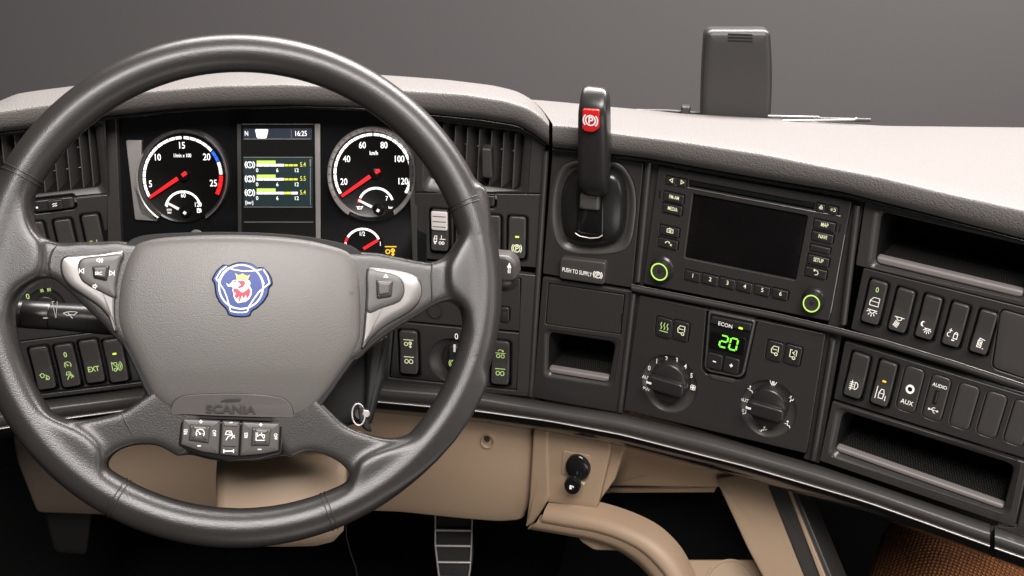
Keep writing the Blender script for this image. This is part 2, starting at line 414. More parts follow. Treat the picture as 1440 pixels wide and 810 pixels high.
# ------------------------------------------------------------------ materials
def mat(name, col, rough=.45, metal=0, bump=None, emit=None, es=1, coat=0, mottle=0, spec=None):
    m = bpy.data.materials.new(name); m.use_nodes = True
    nt = m.node_tree; b = nt.nodes['Principled BSDF']
    b.inputs['Base Color'].default_value = (*col, 1); b.inputs['Roughness'].default_value = rough
    b.inputs['Metallic'].default_value = metal; b.inputs['Coat Weight'].default_value = coat
    b.inputs['Coat Roughness'].default_value = .08
    if spec is not None: b.inputs['Specular IOR Level'].default_value = spec
    if emit: b.inputs['Emission Color'].default_value = (*emit, 1); b.inputs['Emission Strength'].default_value = es
    tc = nt.nodes.new('ShaderNodeTexCoord')
    if bump:
        kind, sc, dist, st = bump
        if kind == 'leather':
            mp = nt.nodes.new('ShaderNodeTexNoise'); mp.inputs['Scale'].default_value = sc * .6; mp.inputs['Detail'].default_value = 1
            mx = nt.nodes.new('ShaderNodeVectorMath'); mx.operation = 'SCALE'; mx.inputs['Scale'].default_value = .9 / sc
            ad = nt.nodes.new('ShaderNodeVectorMath'); ad.operation = 'ADD'
            nt.links.new(tc.outputs['Object'], mp.inputs['Vector']); nt.links.new(mp.outputs['Color'], mx.inputs[0])
            nt.links.new(mx.outputs[0], ad.inputs[0]); nt.links.new(tc.outputs['Object'], ad.inputs[1])
            t = nt.nodes.new('ShaderNodeTexVoronoi'); t.feature = 'SMOOTH_F1'; t.inputs['Scale'].default_value = sc
            t.inputs['Smoothness'].default_value = .35
            nt.links.new(ad.outputs[0], t.inputs['Vector']); out = t.outputs['Distance']; inv = True
        else:
            t = nt.nodes.new('ShaderNodeTexNoise'); t.inputs['Scale'].default_value = sc; t.inputs['Detail'].default_value = 3
            nt.links.new(tc.outputs['Object'], t.inputs['Vector']); out = t.outputs['Fac']; inv = False
        bp = nt.nodes.new('ShaderNodeBump'); bp.inputs['Distance'].default_value = dist; bp.inputs['Strength'].default_value = st
        bp.invert = inv
        nt.links.new(out, bp.inputs['Height']); nt.links.new(bp.outputs['Normal'], b.inputs['Normal'])
    if mottle:
        n = nt.nodes.new('ShaderNodeTexNoise'); n.inputs['Scale'].default_value = 22; n.inputs['Detail'].default_value = 5
        nt.links.new(tc.outputs['Object'], n.inputs['Vector'])
        mr = nt.nodes.new('ShaderNodeMapRange'); mr.inputs['To Min'].default_value = rough - mottle; mr.inputs['To Max'].default_value = rough + mottle
        nt.links.new(n.outputs['Fac'], mr.inputs['Value']); nt.links.new(mr.outputs[0], b.inputs['Roughness'])
    return m
M = dict(
 plastic=mat('charcoal_plastic', (.030, .0275, .0262), .48, bump=('noise', 2600, .0001, .35), mottle=.05),
 panel=mat('satin_panel_plastic', (.026, .0242, .0234), .37, bump=('noise', 3200, .0001, .25), mottle=.06),
 button=mat('button_plastic', (.019, .0178, .0173), .31, bump=('noise', 3000, .0001, .15), mottle=.04),
 blank=mat('blank_cap_plastic', (.044, .040, .0385), .42, bump=('noise', 2600, .0001, .2)),
 frame=mat('frame_plastic', (.034, .0315, .0303), .34, bump=('noise', 3000, .0001, .2), mottle=.05),
 trim=mat('gloss_black_trim', (.008, .008, .008), .17, mottle=.06),
 dome=mat('lever_housing_black', (.012, .0115, .011), .27, mottle=.05),
 gloss=mat('gloss_black_face', (.006, .006, .0062), .13, mottle=.06),
 well=mat('deep_black_plastic', (.005, .0047, .0045), .6, spec=.3),
 soft=mat('grained_dash_skin', (.130, .120, .115), .58, bump=('leather', 480, .0007, .75)),
 coverfield=mat('name_field_plastic', (.088, .081, .076), .42, bump=('noise', 1800, .0001, .2)),
 beige_shaded=mat('shaded_beige_moulding', (.055, .040, .029), .6, bump=('noise', 1500, .0002, .3)),  # beige darkened: shade at the far left is painted into this colour
 leather=mat('grained_leather', (.021, .0192, .0183), .33, bump=('leather', 1000, .0004, .26), mottle=.04),
 cover=mat('airbag_cover_skin', (.086, .080, .075), .43, bump=('leather', 900, .0004, .30), mottle=.04),
 coverflat=mat('smooth_cover_plastic', (.052, .0475, .045), .38, bump=('noise', 1800, .0001, .2)),
 spoke=mat('spoke_plastic', (.060, .054, .051), .42, bump=('noise', 2400, .00015, .3), mottle=.04),
 seam=mat('seam_groove', (.018, .016, .015), .5),
 silver=mat('satin_silver', (.18, .172, .166), .30, metal=.9, bump=('noise', 3000, .0001, .1)),
 chrome=mat('polished_metal', (.75, .73, .7), .14, metal=1),
 bead=mat('bright_metal_bead', (.85, .80, .76), .35, metal=.4),
 rail=mat('rail_plastic', (.056, .052, .050), .33, bump=('noise', 2400, .00012, .3), mottle=.04),
 rocker=mat('rocker_plastic', (.040, .037, .0355), .30, bump=('noise', 3000, .0001, .15), mottle=.04),
 lip=mat('tray_lip_plastic', (.17, .152, .145), .42, bump=('noise', 2400, .0001, .2)),
 beige=mat('beige_moulding', (.33, .235, .158), .50, bump=('noise', 900, .0004, .45), mottle=.10),
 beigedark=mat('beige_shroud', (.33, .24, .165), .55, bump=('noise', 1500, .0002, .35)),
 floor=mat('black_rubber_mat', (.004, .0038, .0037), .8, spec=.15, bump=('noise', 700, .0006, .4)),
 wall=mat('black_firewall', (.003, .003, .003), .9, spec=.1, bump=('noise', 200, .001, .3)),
 backdrop=mat('studio_backdrop_paint', (.172, .164, .162), .9, bump=('noise', 40, .002, .1)),
 red=mat('red_cap', (.55, .012, .012), .35),
 white=mat('white_print', (.8, .79, .76), .5),
 whitebutton=mat('white_ribbed_cap', (.62, .58, .56), .45),
 printw=mat('backlit_white', (.7, .68, .62), .5, emit=(1, .95, .85), es=.35),
 printg=mat('backlit_green', (.3, .4, .15), .5, emit=(.62, .95, .25), es=.42),
 printy=mat('backlit_pale', (.5, .5, .35), .5, emit=(.85, .95, .55), es=.5),
 ring=mat('lit_green_ring', (.2, .3, .05), .5, emit=(.52, .85, .14), es=1.0),
 digit=mat('lit_green_digit', (.05, .2, .02), .5, emit=(.25, 1, .05), es=1.3),
 led=mat('green_led', (.2, .3, .02), .5, emit=(.6, .9, .05), es=1.3),
 amberled=mat('amber_led', (.3, .2, .02), .5, emit=(1, .5, .02), es=1.3),
 dialw=mat('backlit_dial_white', (.7, .7, .7), .5, emit=(1, .95, .93), es=.95),
 dialr=mat('lit_red', (.5, .01, .01), .4, emit=(1, .01, .02), es=.75),
 dialb=mat('lit_blue', (.02, .08, .5), .4, emit=(.01, .12, .9), es=.8),
 disp=mat('display_glass', (.008, .013, .013), .15, emit=(.022, .038, .042), es=.8),
 dispb=mat('display_bar', (.01, .012, .016), .15, emit=(.035, .045, .065), es=.8),
 dispg=mat('display_green', (.2, .3, .05), .5, emit=(.60, .85, .12), es=1.0),
 dispy=mat('display_yellow', (.3, .3, .05), .5, emit=(.72, .72, .02), es=1.0),
 needle_w=mat('white_needle', (.7, .68, .66), .4, emit=(1, .95, .9), es=.35),
 bezel=mat('dial_bezel', (.36, .34, .325), .32, metal=.5),
 blue=mat('emblem_blue', (.012, .035, .20), .3, coat=.25),
 emwhite=mat('emblem_white', (.78, .78, .8), .3, coat=.5),
 emred=mat('emblem_red', (.60, .02, .045), .3, coat=.5),
 emgold=mat('emblem_gold', (.75, .52, .12), .3, coat=.5),
 screenblk=mat('screen_glass', (.0035, .0030, .0030), .25, spec=.35, mottle=.14),
 steel=mat('brushed_steel', (.45, .43, .41), .35, metal=1),
 housing=mat('housing_plastic', (.042, .038, .037), .42, bump=('noise', 2200, .00012, .3), mottle=.04),
)
# ================================================================== setting
def quad_struct(name, pts, m):
    o = mk(name, pts, [(0, 1, 2, 3)], m, None, 0); o['kind'] = 'structure'; return o
quad_struct('backdrop', [(-6, 5.2, -2.6), (7.5, 5.2, -2.6), (7.5, 5.2, 3.5), (-6, 5.2, 3.5)], M['backdrop'])
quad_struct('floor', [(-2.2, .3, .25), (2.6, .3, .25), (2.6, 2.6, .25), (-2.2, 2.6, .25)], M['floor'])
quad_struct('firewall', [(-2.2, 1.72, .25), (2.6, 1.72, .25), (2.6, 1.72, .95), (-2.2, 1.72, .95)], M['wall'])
quad_struct('floor_light_block', [(-2.2, 1.30, .93), (2.6, 1.05, .93), (2.6, 1.72, .95), (-2.2, 1.72, .95)], M['wall'])  # unseen sheet added to keep overhead light off the footwell floor

# ================================================================== dashboard body
dash = thing('dashboard', 'curved black truck dashboard with pale grained top pad and rounded lower rail', 'dashboard', S(720, 405))
def cv(pts, xs, sm=9):
    a = np.array(pts, float); X = np.arange(xs[0] - 80, xs[-1] + 80, 1.0)
    y = np.interp(X, a[:, 0], a[:, 1])
    s0 = (a[1, 1] - a[0, 1]) / (a[1, 0] - a[0, 0]); s1 = (a[-1, 1] - a[-2, 1]) / (a[-1, 0] - a[-2, 0])
    y = np.where(X < a[0, 0], a[0, 1] + (X - a[0, 0]) * s0, y); y = np.where(X > a[-1, 0], a[-1, 1] + (X - a[-1, 0]) * s1, y)
    k = np.exp(-.5 * (np.arange(-3 * sm, 3 * sm + 1) / sm) ** 2); k /= k.sum()
    y = np.convolve(np.pad(y, 3 * sm, mode='edge'), k, 'valid')
    return np.interp(xs, X, y)
def pad(name, xs, yk, yb, yn, Dep, label, shear=0):
    K, Bn, N = cv(yk, xs, 7), cv(yb, xs, 5), cv(yn, xs, 4)
    D_ = np.interp(xs, [-60, 700, 780, 1500], Dep)
    cols = []; cw = []
    for x, k_, b_, n_, d_ in zip(xs, K, Bn, N, D_):
        g = n_ - b_
        c = [S(x, n_ + 3, -.03), S(x, n_ + 1.5, .006), S(x, n_ - .5, .014), S(x, n_ - g * .12, .0195), S(x, n_ - g * .3, .0232), S(x, n_ - g * .6, .0255), S(x, n_ - g * .85, .0262),
             S(x, b_ + g * .03, .0258), S(x, b_ - g * .01, .0245), S(x, b_ - g * .06, .022)]
        p0 = c[-1]; r = ray(x - shear * math.exp(-(x - xs[0]) / 50), k_)
        t = (p0.y + d_) / r.y
        pe = CAM + r * t
        for s in (.12, .3, .55, .8, .93, 1.0):
            q = p0.lerp(pe, s); q.z += .0035 * math.sin(math.pi * s) * (1 if d_ > .1 else .5)
            c.append(q)
        c.append(pe + Vector((0, .012, -.006))); c.append(pe + Vector((0, .022, -.03))); cw.append([pe + Vector((0, .015, -.02)), pe + Vector((0, .03, -.032)), pe + Vector((0, .20, -.135)), pe + Vector((0, .30, -.20)), pe + Vector((0, .31, -.5))])
        cols.append(c)
    loft('windscreen_cowl', cw, M['housing'], dash, smooth=60)
    return loft(name, cols, M['soft'], dash, smooth=80, label=label)
xl = np.arange(-70, 772.1, 5.0); xl[-1] = 772
pad('top_pad', xl,
    [(-60, 166), (0, 142), (22, 132), (55, 127), (119, 119), (180, 110), (250, 105), (333, 101), (400, 100), (480, 102), (560, 107), (627, 112), (693, 120), (727, 128), (752, 142), (766, 160), (774, 172)],
    [(-60, 170), (0, 157), (78, 146), (194, 130), (305, 121), (400, 119), (480, 122), (577, 128), (653, 133), (710, 142), (740, 151), (760, 163), (773, 177)],
    [(-60, 196), (0, 184), (50, 178), (139, 163), (250, 151), (305, 148), (400, 145), (500, 148), (617, 159), (677, 165), (727, 173), (747, 184), (773, 203)],
    [.10, .12, .10, .1], None)
xr = np.arange(777, 1506, 6.0)
pad('top_pad', xr,
    [(760, 138.5), (777, 140), (817, 145), (860, 150), (925, 156), (962, 160), (1092, 167), (1240, 177), (1500, 180)],
    [(777, 176), (813, 179), (858, 187), (962, 200), (1073, 217), (1147, 232), (1240, 250), (1335, 273), (1440, 296), (1500, 310)],
    [(777, 205), (907, 220), (1036, 243), (1184, 268), (1310, 300), (1440, 334), (1500, 350)],
    [.2, .2, .17, .34], None, 30)
# gloss strip tucked under the pad
def strip(name, pts, h, rad, m, parent, step=6, sm=5, x0=None, x1=None):
    xs = np.arange(pts[0][0] if x0 is None else x0, (pts[-1][0] if x1 is None else x1) + .1, step)
    ys = cv(pts, xs, sm)
    return tube(name, [S(x, y, h) for x, y in zip(xs, ys)], rad, m, parent, n=8)
yn_all_l = [(-60, 196), (0, 184), (50, 178), (139, 163), (250, 151), (305, 148), (400, 145), (500, 148), (617, 159), (677, 165), (727, 173), (747, 184), (773, 203)]
yn_all_r = [(777, 205), (907, 220), (1036, 243), (1184, 268), (1310, 300), (1440, 334), (1500, 350)]
strip('edge_trim', [(x, y + 4.5) for x, y in yn_all_l], .006, .0022, M['trim'], dash, sm=4)
strip('edge_trim', [(x, y + 5) for x, y in yn_all_r], .006, .0026, M['trim'], dash)
# dark body behind the modules
xs = np.arange(-70, 1506, 12.0)
yt = cv(yn_all_l[:-1] + yn_all_r, xs, 6); 
yr_top = [(-60, 586), (59, 565), (206, 547), (400, 537), (520, 537), (620, 544), (687, 553), (787, 571), (867, 583), (1000, 614), (1150, 657), (1234, 685), (1390, 739), (1500, 778)]
yb_ = cv(yr_top, xs, 8)
loft('inner_carcass', [[S(x, a - 4, -.03), S(x, a, -.14), S(x, b, -.14), S(x, b + 6, -.02)] for x, a, b in zip(xs, yt, yb_)], M['well'], dash)
# lower rail: rounded roll, bright bead, dark lip
yr_line = [(-60, 612), (87, 589), (191, 575), (300, 566), (400, 562), (523, 564), (673, 578), (773, 592), (874, 611), (1047, 655), (1200, 700), (1234, 711), (1393, 768), (1500, 806)]
def rail(x0, x1, nm):
    xs = np.arange(x0, x1 + .1, (x1 - x0) / max(4, int((x1 - x0) / 9)))
    T, Ln = cv(yr_top, xs, 8), cv(yr_line, xs, 8)
    cols = []
    for x, a, b in zip(xs, T, Ln):
        g = b - a
        cols.append([S(x, a - 3, -.01), S(x, a, .004), S(x, a + .06 * g, .012), S(x, a + .22 * g, .021), S(x, a + .45 * g, .0265), S(x, a + .7 * g, .026), S(x, a + .9 * g, .0215), S(x, b - .5, .0185), S(x, b + .4, .013)])
    loft(nm, cols, M['rail'], dash, smooth=80)
    tube('bright_bead', [S(x, b + .2, .0192) for x, b in zip(xs, Ln)], .0009, M['bead'], dash, n=8)
    lp = [[S(x, b + 1.2, .012), S(x, b + 2, .0165), S(x, b + 6, .015), S(x, b + 11 + x * .002, .006), S(x, b + 14 + x * .002, -.012), S(x, b + 15 + x * .002, -.05)] for x, b in zip(xs, Ln)]
    loft('rail_lip', lp, M['trim'], dash, smooth=80)
xg = [1384, 1392, 1396, 1400, 1408]
loft('rail_joint', [[S(x, a - 2, -.01), S(x, a, -.002), S(x, (a + b) / 2, .012), S(x, b, .008), S(x, b + 14, -.02)] for x, a, b in zip(xg, cv(yr_top, xg, 8), cv(yr_line, xg, 8))], M['well'], dash)
rail(-66, 1392, 'lower_rail'); rail(1399, 1500, 'rail_end_cap')
# ridge shelf between the upper and lower modules on the right
rp = [(888, 405), (1000, 427), (1090, 445), (1178, 466), (1240, 482), (1340, 512), (1440, 545), (1500, 564)]
xs = np.arange(888, 1500, 8.0); ys = cv(rp, xs, 4)
loft('divider_ridge', [[S(x, y - 4.5, -.006), S(x, y - 3.5, .003), S(x, y - 1, .0058), S(x, y + 2, .0058), S(x, y + 4, .002), S(x, y + 5, -.006)] for x, y in zip(xs, ys)], M['rail'], dash, smooth=70)
strip('bright_bead', [(x, y - 5) for x, y in rp], .0025, .0004, M['steel'], dash)
for pts in ([(768, 212), (757, 385), (746, 556)], [(913, 226), (897, 395)], [(891, 412), (872, 578)], [(1206, 288), (1186, 455)], [(1172, 477), (1144, 646)]):
    f = FB if pts[0][0] < 905 else FR
    tube('upright_bar', [f.P(x, y, .0) for x, y in pts], .0038, M['frame'], dash, n=10)

# ================================================================== switches
def rock_hf(H, amt=.0058):
    def hf(du, dv):
        s = dv / (H / 2)
        return amt * max(0, -s) ** 1.4 + .0008 * max(0, s) ** 2
    return hf
WELLS = {}
def rocker(f, cx, cy, wd, ht, parent, icons=(), led=None, name='rocker_switch', label=None, wellkey=None, r=4.5, cap=None, m='rocker', flush=False):
    """icons: (symbol or 'T:text', offset along the switch in px (down +), half size px, material)"""
    ku, kv = f.k(cx, cy); u, v = f.uv(cx, cy)
    W_, H_ = wd * ku, ht * kv; kk = (ku + kv) / 2
    WELLS.setdefault(wellkey, []).append(rpoly([(u - W_ / 2 - 3.3 * kk, v + H_ / 2 + 2.8 * kk), (u + W_ / 2 + 3.3 * kk, v + H_ / 2 + 2.8 * kk), (u + W_ / 2 + 3.3 * kk, v - H_ / 2 - 8 * kk), (u - W_ / 2 - 3.3 * kk, v - H_ / 2 - 8 * kk)] if not flush else
        [(u - W_ / 2 - .8 * kk, v + H_ / 2 + .8 * kk), (u + W_ / 2 + .8 * kk, v + H_ / 2 + .8 * kk), (u + W_ / 2 + .8 * kk, v - H_ / 2 - .8 * kk), (u - W_ / 2 - .8 * kk, v - H_ / 2 - .8 * kk)], (r + 2) * kk))
    hf = rock_hf(H_) if not flush else (lambda a, b: 0)
    o = dense(rpoly([(u - W_ / 2, v + H_ / 2), (u + W_ / 2, v + H_ / 2), (u + W_ / 2, v - H_ / 2), (u - W_ / 2, v - H_ / 2)], r * kk), .003)
    base = .0024 if not flush else .0006
    if not flush:
        ho_ = WELLS[wellkey][-1]
        plate('switch_well', f, [grow(ho_, .0002), inset(ho_, .0007)], -.008, .0006, M['well'], parent, .0002)
    sw = pill(name, f, o, -.009, base, M[m], parent, .0014, hf, label, nr=5, c=(u, v))
    for ic in icons:
        key, off, sz, mt = ic[:4]; ox = ic[4] if len(ic) > 4 else 0
        # shift the mark along the switch's own axis, then back to pixels
        p = proj(f.W(u + ox * ku, v - off * kv, base + hf(0, -off * kv)))
        if key.startswith('T:'):
            text(f, key[2:], p[0], p[1], sz, M[mt], sw, base + .00012, hf=hf, c=(u, v), h_at=base + hf(0, -off * kv), sx=.8, bold=.012)
        else:
            icon(f, key, p[0], p[1], sz, M[mt], sw, base + .00012, hf=hf, c=(u, v), h_at=base + hf(0, -off * kv), lw=1.05)
    if led:
        off, mt = led
        q = rect(f, *proj(f.W(u, v - off * kv, base + hf(0, -off * kv))), 5.5, 2.4, .8, h=base + hf(0, -off * kv))
        pill('indicator_lamp', f, q, base + hf(0, -off * kv) - .001, base + hf(0, -off * kv) + .0004, M[mt], sw, .0002)
    if cap:
        q = dense(rpoly([(u - W_ * .47, v + H_ * .47), (u + W_ * .47, v + H_ * .47), (u + W_ * .47, v), (u - W_ * .47, v)], 2.5 * kk), .003)
        c_ = pill('ribbed_cap', f, q, 0, base + .0022, M['whitebutton'], sw, .0008, nr=3)
        for i in range(3):
            yy = v + H_ * (.36 - .13 * i)
            plate('rib', f, [[(u - W_ * .38, yy), (u + W_ * .38, yy), (u + W_ * .38, yy - .0008), (u - W_ * .38, yy - .0008)]], base + .002, base + .0026, M['blank'], sw, .0001)
    return sw
def backing(f, outline_px, parent, h=-.0085):
    plate('backing_plate', f, [Q(f, outline_px, h)], h - .002, h, M['well'], parent, .0002)
def facing(name, f, outline_px, holes, parent, m='panel', h1=0.0, th=.007, r=2.5, label=None, bev=.0011):
    return plate(name, f, [Q(f, outline_px, h1, r)] + holes, h1 - th, h1, M[m], parent, bev, label)
def tray(f, px, parent, depth, h=0, r=9, lip=7, studs=(40, 9), lip_m='lip', floor_tilt=.35, stud_r=.0007, kname='tray_liner'):
    """hollow behind an opening; px = TL, TR, BR, BL of the opening"""
    o0 = dense(ccw(Q(f, px, h, r, 6)), .004); k = sum(f.k(*px[0])) / 2
    c = np.mean(np.array(o0), axis=0)
    rings = []
    for s, d in ((0, .0005), (.0003, -.002), (.0012, -.012), (.003, -.03), (.005, -depth)):
        rings.append([(p, h + d) for p in inset(o0, s)])
    vs = [f.W(p[0], p[1], hh) for rg in rings for p, hh in rg]; m = len(o0); fs = []
    for a in range(len(rings) - 1):
        for i in range(m):
            j = (i + 1) % m; fs.append((a * m + i, a * m + j, (a + 1) * m + j, (a + 1) * m + i))
    fs.append(tuple((len(rings) - 1) * m + i for i in range(m)))
    o = mk(kname, vs, fs, M['well'], parent, 40)
    # retaining lip across the bottom
    bl, br = Vector(f.uv(*px[3], h)), Vector(f.uv(*px[2], h))
    e = (br - bl).normalized(); n = Vector((-e.y, e.x)); lh = lip * k; R_ = r * k * .8
    w2 = (px[1][0] - px[0][0]) ; ul = bl + n * lh; ur = br + n * lh
    tl, tr = Vector(f.uv(*px[0], h)), Vector(f.uv(*px[1], h))
    el = (tl - bl).normalized(); er = (tr - br).normalized()
    ul = bl + el * (lh / max(.3, el.dot(n))); ur = br + er * (lh / max(.3, er.dot(n)))
    L = [tuple(ul + e * .0004), tuple(ur - e * .0004), tuple(br + er * .0 - e * .0004), tuple(bl + e * .0004)]
    pill('lip', f, dense(rpoly(L, [.003, .003, R_, R_], 6), .006), h - .008, h + .0006, M[lip_m], parent, .0026, nr=3)
    # studded mat on the tray floor
    vs = []; fs = []
    W_ = (ur - ul).length
    for a in range(studs[0]):
        for b in range(studs[1]):
            u_ = ul + e * (W_ * (.03 + .94 * (a + .5 * (b % 2)) / studs[0])); hh = h - .006 - (depth - .012) * .62 * b / studs[1]
            base = f.W(u_.x, u_.y, hh) - f.V * .0035
            s = stud_r; q = len(vs)
            for dx, dh in ((-s, -s), (s, -s), (s, s), (-s, s)): vs.append(base + f.U * dx + f.n * dh)
            vs.append(base + f.V * s * 1.3)
            fs += [(q, q + 1, q + 4), (q + 1, q + 2, q + 4), (q + 2, q + 3, q + 4), (q + 3, q, q + 4)]
    fl = [ul, ur]
    base = [f.W(ul.x, ul.y, h - .004) - f.V * .0036, f.W(ur.x, ur.y, h - .004) - f.V * .0036, f.W(ur.x, ur.y, h - depth) - f.V * .0036, f.W(ul.x, ul.y, h - depth) - f.V * .0036]
    mk('tray_floor', base, [(0, 1, 2, 3)], M['well'], parent, 0)
    s = mk('rubber_studs', vs, fs, M['well'], parent, 0); s['kind'] = 'stuff'
    return o0
def disc(f, cx, cy, rpx, h=0, n=40):
    ku, kv = f.k(cx, cy, h); u, v = f.uv(cx, cy, h); r_ = rpx * (ku + kv) / 2
    return [(u + rpx * ku * math.cos(2 * math.pi * i / n), v + rpx * kv * math.sin(2 * math.pi * i / n)) for i in range(n)], u, v, (ku + kv) / 2

def chamfer(f, outer, inner, h0, h1, par, r=9, m='frame'):
    a = Q(f, outer, h0, r, 6); b = Q(f, inner, h1, r, 6); n = len(a); rows = []
    for s, bow in ((0, 0), (.18, .0006), (.5, .0004), (.85, .0002), (1, -.0004)):
        rows.append([f.W(p[0] * (1 - s) + q[0] * s, p[1] * (1 - s) + q[1] * s, h0 * (1 - s) + h1 * s + bow) for p, q in zip(a, b)])
    return loft('chamfer', rows, M[m], par, closed=True, smooth=70)
def outer_of(px, l=7, t=5, r=7, b=6):
    (x0, y0), (x1, y1), (x2, y2), (x3, y3) = px
    return [(x0 - l, y0 - t), (x1 + r, y1 - t), (x2 + r, y2 + b), (x3 - l, y3 + b)]

# ------------------------------------------------------------------ right end
f = FX
t = thing('storage_tray', 'long open tray with pale front lip above the row of interior light switches', 'storage tray', f.P(1330, 340))
op = [(1241, 298), (1456, 349), (1438, 420), (1231, 370)]
facing('surround', f, [(1216, 283), (1520, 357), (1500, 446), (1203, 373)], [Q(f, outer_of(op, 10, 4, 8, 4), 0, 9, 6)], t, 'frame', .0005)
chamfer(f, outer_of(op, 10, 4, 8, 4), op, .0005, -.005, t)
tray(f, op, t, .085, h=-.005, lip=11, studs=(56, 9))
t = thing('switch_panel', 'upper black switch panel with five rockers for cab lights and locks, far right', 'switch panel', f.P(1320, 450))
k = 'ru'
rocker(f, 1231, 423, 25, 57, t, [('T:0', -17, 7, 'printg'), ('door', 0, 6.5, 'printw'), ('dome', 15, 6.5, 'printw')], label='rocker with zero, door and dome lamp symbols', wellkey=k)
rocker(f, 1269, 434.5, 25, 57, t, [('reading', 16, 6.5, 'printw')], label='rocker with slanting reading lamp symbol', wellkey=k)
rocker(f, 1307, 444, 25, 57, t, [('night', 15, 7.5, 'printw')], label='rocker with moon and lamp symbol', wellkey=k)
rocker(f, 1345, 454.5, 25, 57, t, [('lock', 14, 8, 'printw')], label='rocker with star and padlock symbol', wellkey=k)
rocker(f, 1384, 465, 25, 57, t, [('can', 15, 6.5, 'printw')], label='rocker with canister symbol', wellkey=k)
capx = [(1408, 435), (1500, 462), (1490, 548), (1396, 516)]
WELLS[k].append(Q(f, [(1407, 433), (1502, 461), (1492, 550), (1394, 518)], 0, 9))
pill('blank_cap', f, Q(f, capx, 0, 8, 6), -.009, .0008, M['blank'], t, .0009)
outp = [(1214, 377), (1510, 450), (1497, 561), (1196, 463)]
facing('facing', f, outp, WELLS[k], t); backing(f, outp, t)
t = thing('switch_panel', 'lower black switch panel with AUX jack, USB socket and three blank caps, far right', 'switch panel', f.P(1310, 560))
k = 'rl'
rocker(f, 1206, 526, 25, 58, t, [('foglamp', 14, 7, 'printw')], label='rocker with fog lamp symbol', wellkey=k)
rocker(f, 1244, 537, 25, 58, t, [('lane', 14, 8, 'printw')], (-2, 'amberled'), label='rocker with lane symbol and amber lamp', wellkey=k)
a = rocker(f, 1280, 548, 28, 62, t, [('T:AUX', 18, 6, 'printw')], name='aux_socket', wellkey=k, flush=True, r=7)
_, u, v, kk = disc(f, 1280, 547, 1)
lathe('jack_ring', f, u, v, [(.0052, .0004), (.0050, .0012), (.0030, .0014), (.0026, .0002)], M['printw'], a, 28, cap=False)
lathe('jack_hole', f, u, v, [(.0026, .0009), (.0018, .0016), (.0013, .0007)], M['well'], a, 20)
a = rocker(f, 1317, 560, 28, 62, t, [('T:AUDIO', -18, 4.6, 'printw'), ('usb', 17, 6.5, 'printw')], name='usb_socket', wellkey=k, flush=True, r=7)
pill('usb_slot', f, rect(f, 1316.5, 558, 6.5, 20, .8), 0, .0011, M['well'], a, .0002)
plate('usb_tongue', f, [rect(f, 1317.5, 558, 2, 15, .3)], .0008, .0016, M['blank'], a, .0001)
for i, (x, y) in enumerate(((1356, 572), (1394.5, 583.5), (1433, 595))):
    rocker(f, x, y, 29, 62, t, name='blank_cap', wellkey=k, flush=True, r=7, m='blank')
outp = [(1188, 480), (1500, 575), (1490, 660), (1172, 561)]
facing('facing', f, outp, WELLS[k], t); backing(f, outp, t)
t = thing('storage_tray', 'wide open tray with studded rubber floor below the blank switch caps', 'storage tray', f.P(1300, 650))
op = [(1186, 578), (1427, 653), (1411, 718), (1174, 634)]
facing('surround', f, [(1170, 565), (1446, 652), (1427, 742), (1152, 648)], [Q(f, outer_of(op, 9, 6, 8, 6), 0, 9, 6)], t, 'frame', .0008)
chamfer(f, outer_of(op, 9, 6, 8, 6), op, .0008, -.005, t)
tray(f, op, t, .10, h=-.005, lip=8, studs=(60, 12), stud_r=.0008)
t = thing('end_trim', 'plain dark dashboard trim panel right of the lower open tray', 'trim panel', f.P(1440, 720))
facing('trim_panel', f, [(1450, 652), (1520, 672), (1500, 775), (1400, 741), (1430, 742)], [], t, 'frame', .0)

# ------------------------------------------------------------------ radio
f = FR
t = thing('radio_navigation_unit', 'black radio unit with blank screen and two green ringed knobs', 'radio', f.P(1050, 345))
plate('filler_strip', FX, [Q(FX, [(1196, 281), (1215, 284), (1152, 652), (1130, 645)], -.006)], -.009, -.006, M['frame'], dash, .0005)
plate('filler_strip', FR, [Q(FR, [(903, 227), (928, 232), (882, 582), (866, 578)], -.006)], -.009, -.006, M['frame'], dash, .0005)
rad_out = [(926, 233), (1198, 283), (1166, 452), (904, 399)]
sc = [(975, 272.5), (1136, 303), (1119, 394), (963, 362.5)]
holes = [Q(f, sc, 0, 2)]
def btn(cx, cy, wd, ht, lab, par, f=f, icn=None, r=1.6, tcap=6, m='button', mt='printy', name='push_button', h1=.0030, lw=1.1, isz=None, label=None, sx=.62):
    holes.append(rect(f, cx, cy, wd + 1.6, ht + 1.6, r + .6))
    b = pill(name, f, rect(f, cx, cy, wd, ht, r), -.006, h1, M[m], par, .0010, label=label, nr=2)
    if lab: text(f, lab, cx, cy, tcap, M[mt], b, h1 + .0001, h_at=h1, sx=sx, bold=.008)
    if icn: icon(f, icn, cx, cy, isz or ht * .33, M[mt], b, h1 + .0001, h_at=h1, lw=lw)
    return b
btn(944, 253.5, 14, 10.5, None, t, icn='left'); btn(959.5, 256.4, 13, 10.5, None, t, icn='right')
btn(1154.6, 291.7, 12.5, 11, None, t, icn='eject'); btn(1171.5, 295.2, 14.5, 11, None, t, icn='sunmoon')
btn(948, 277.6, 29, 12.5, 'FM-AM', t, tcap=5); btn(946, 293.8, 28, 12.5, 'MEDIA', t, tcap=5)
btn(942, 324.6, 28, 12.5, None, t, icn='camera', isz=4.6)
btn(940, 342, 28, 12.5, None, t, icn='phone', isz=5)
btn(1159.8, 316.4, 31, 12.5, 'MAP', t, tcap=5.4); btn(1157, 333, 31, 12.5, 'NAVI', t, tcap=5.4); btn(1153.6, 349.6, 29, 8.5, None, t)
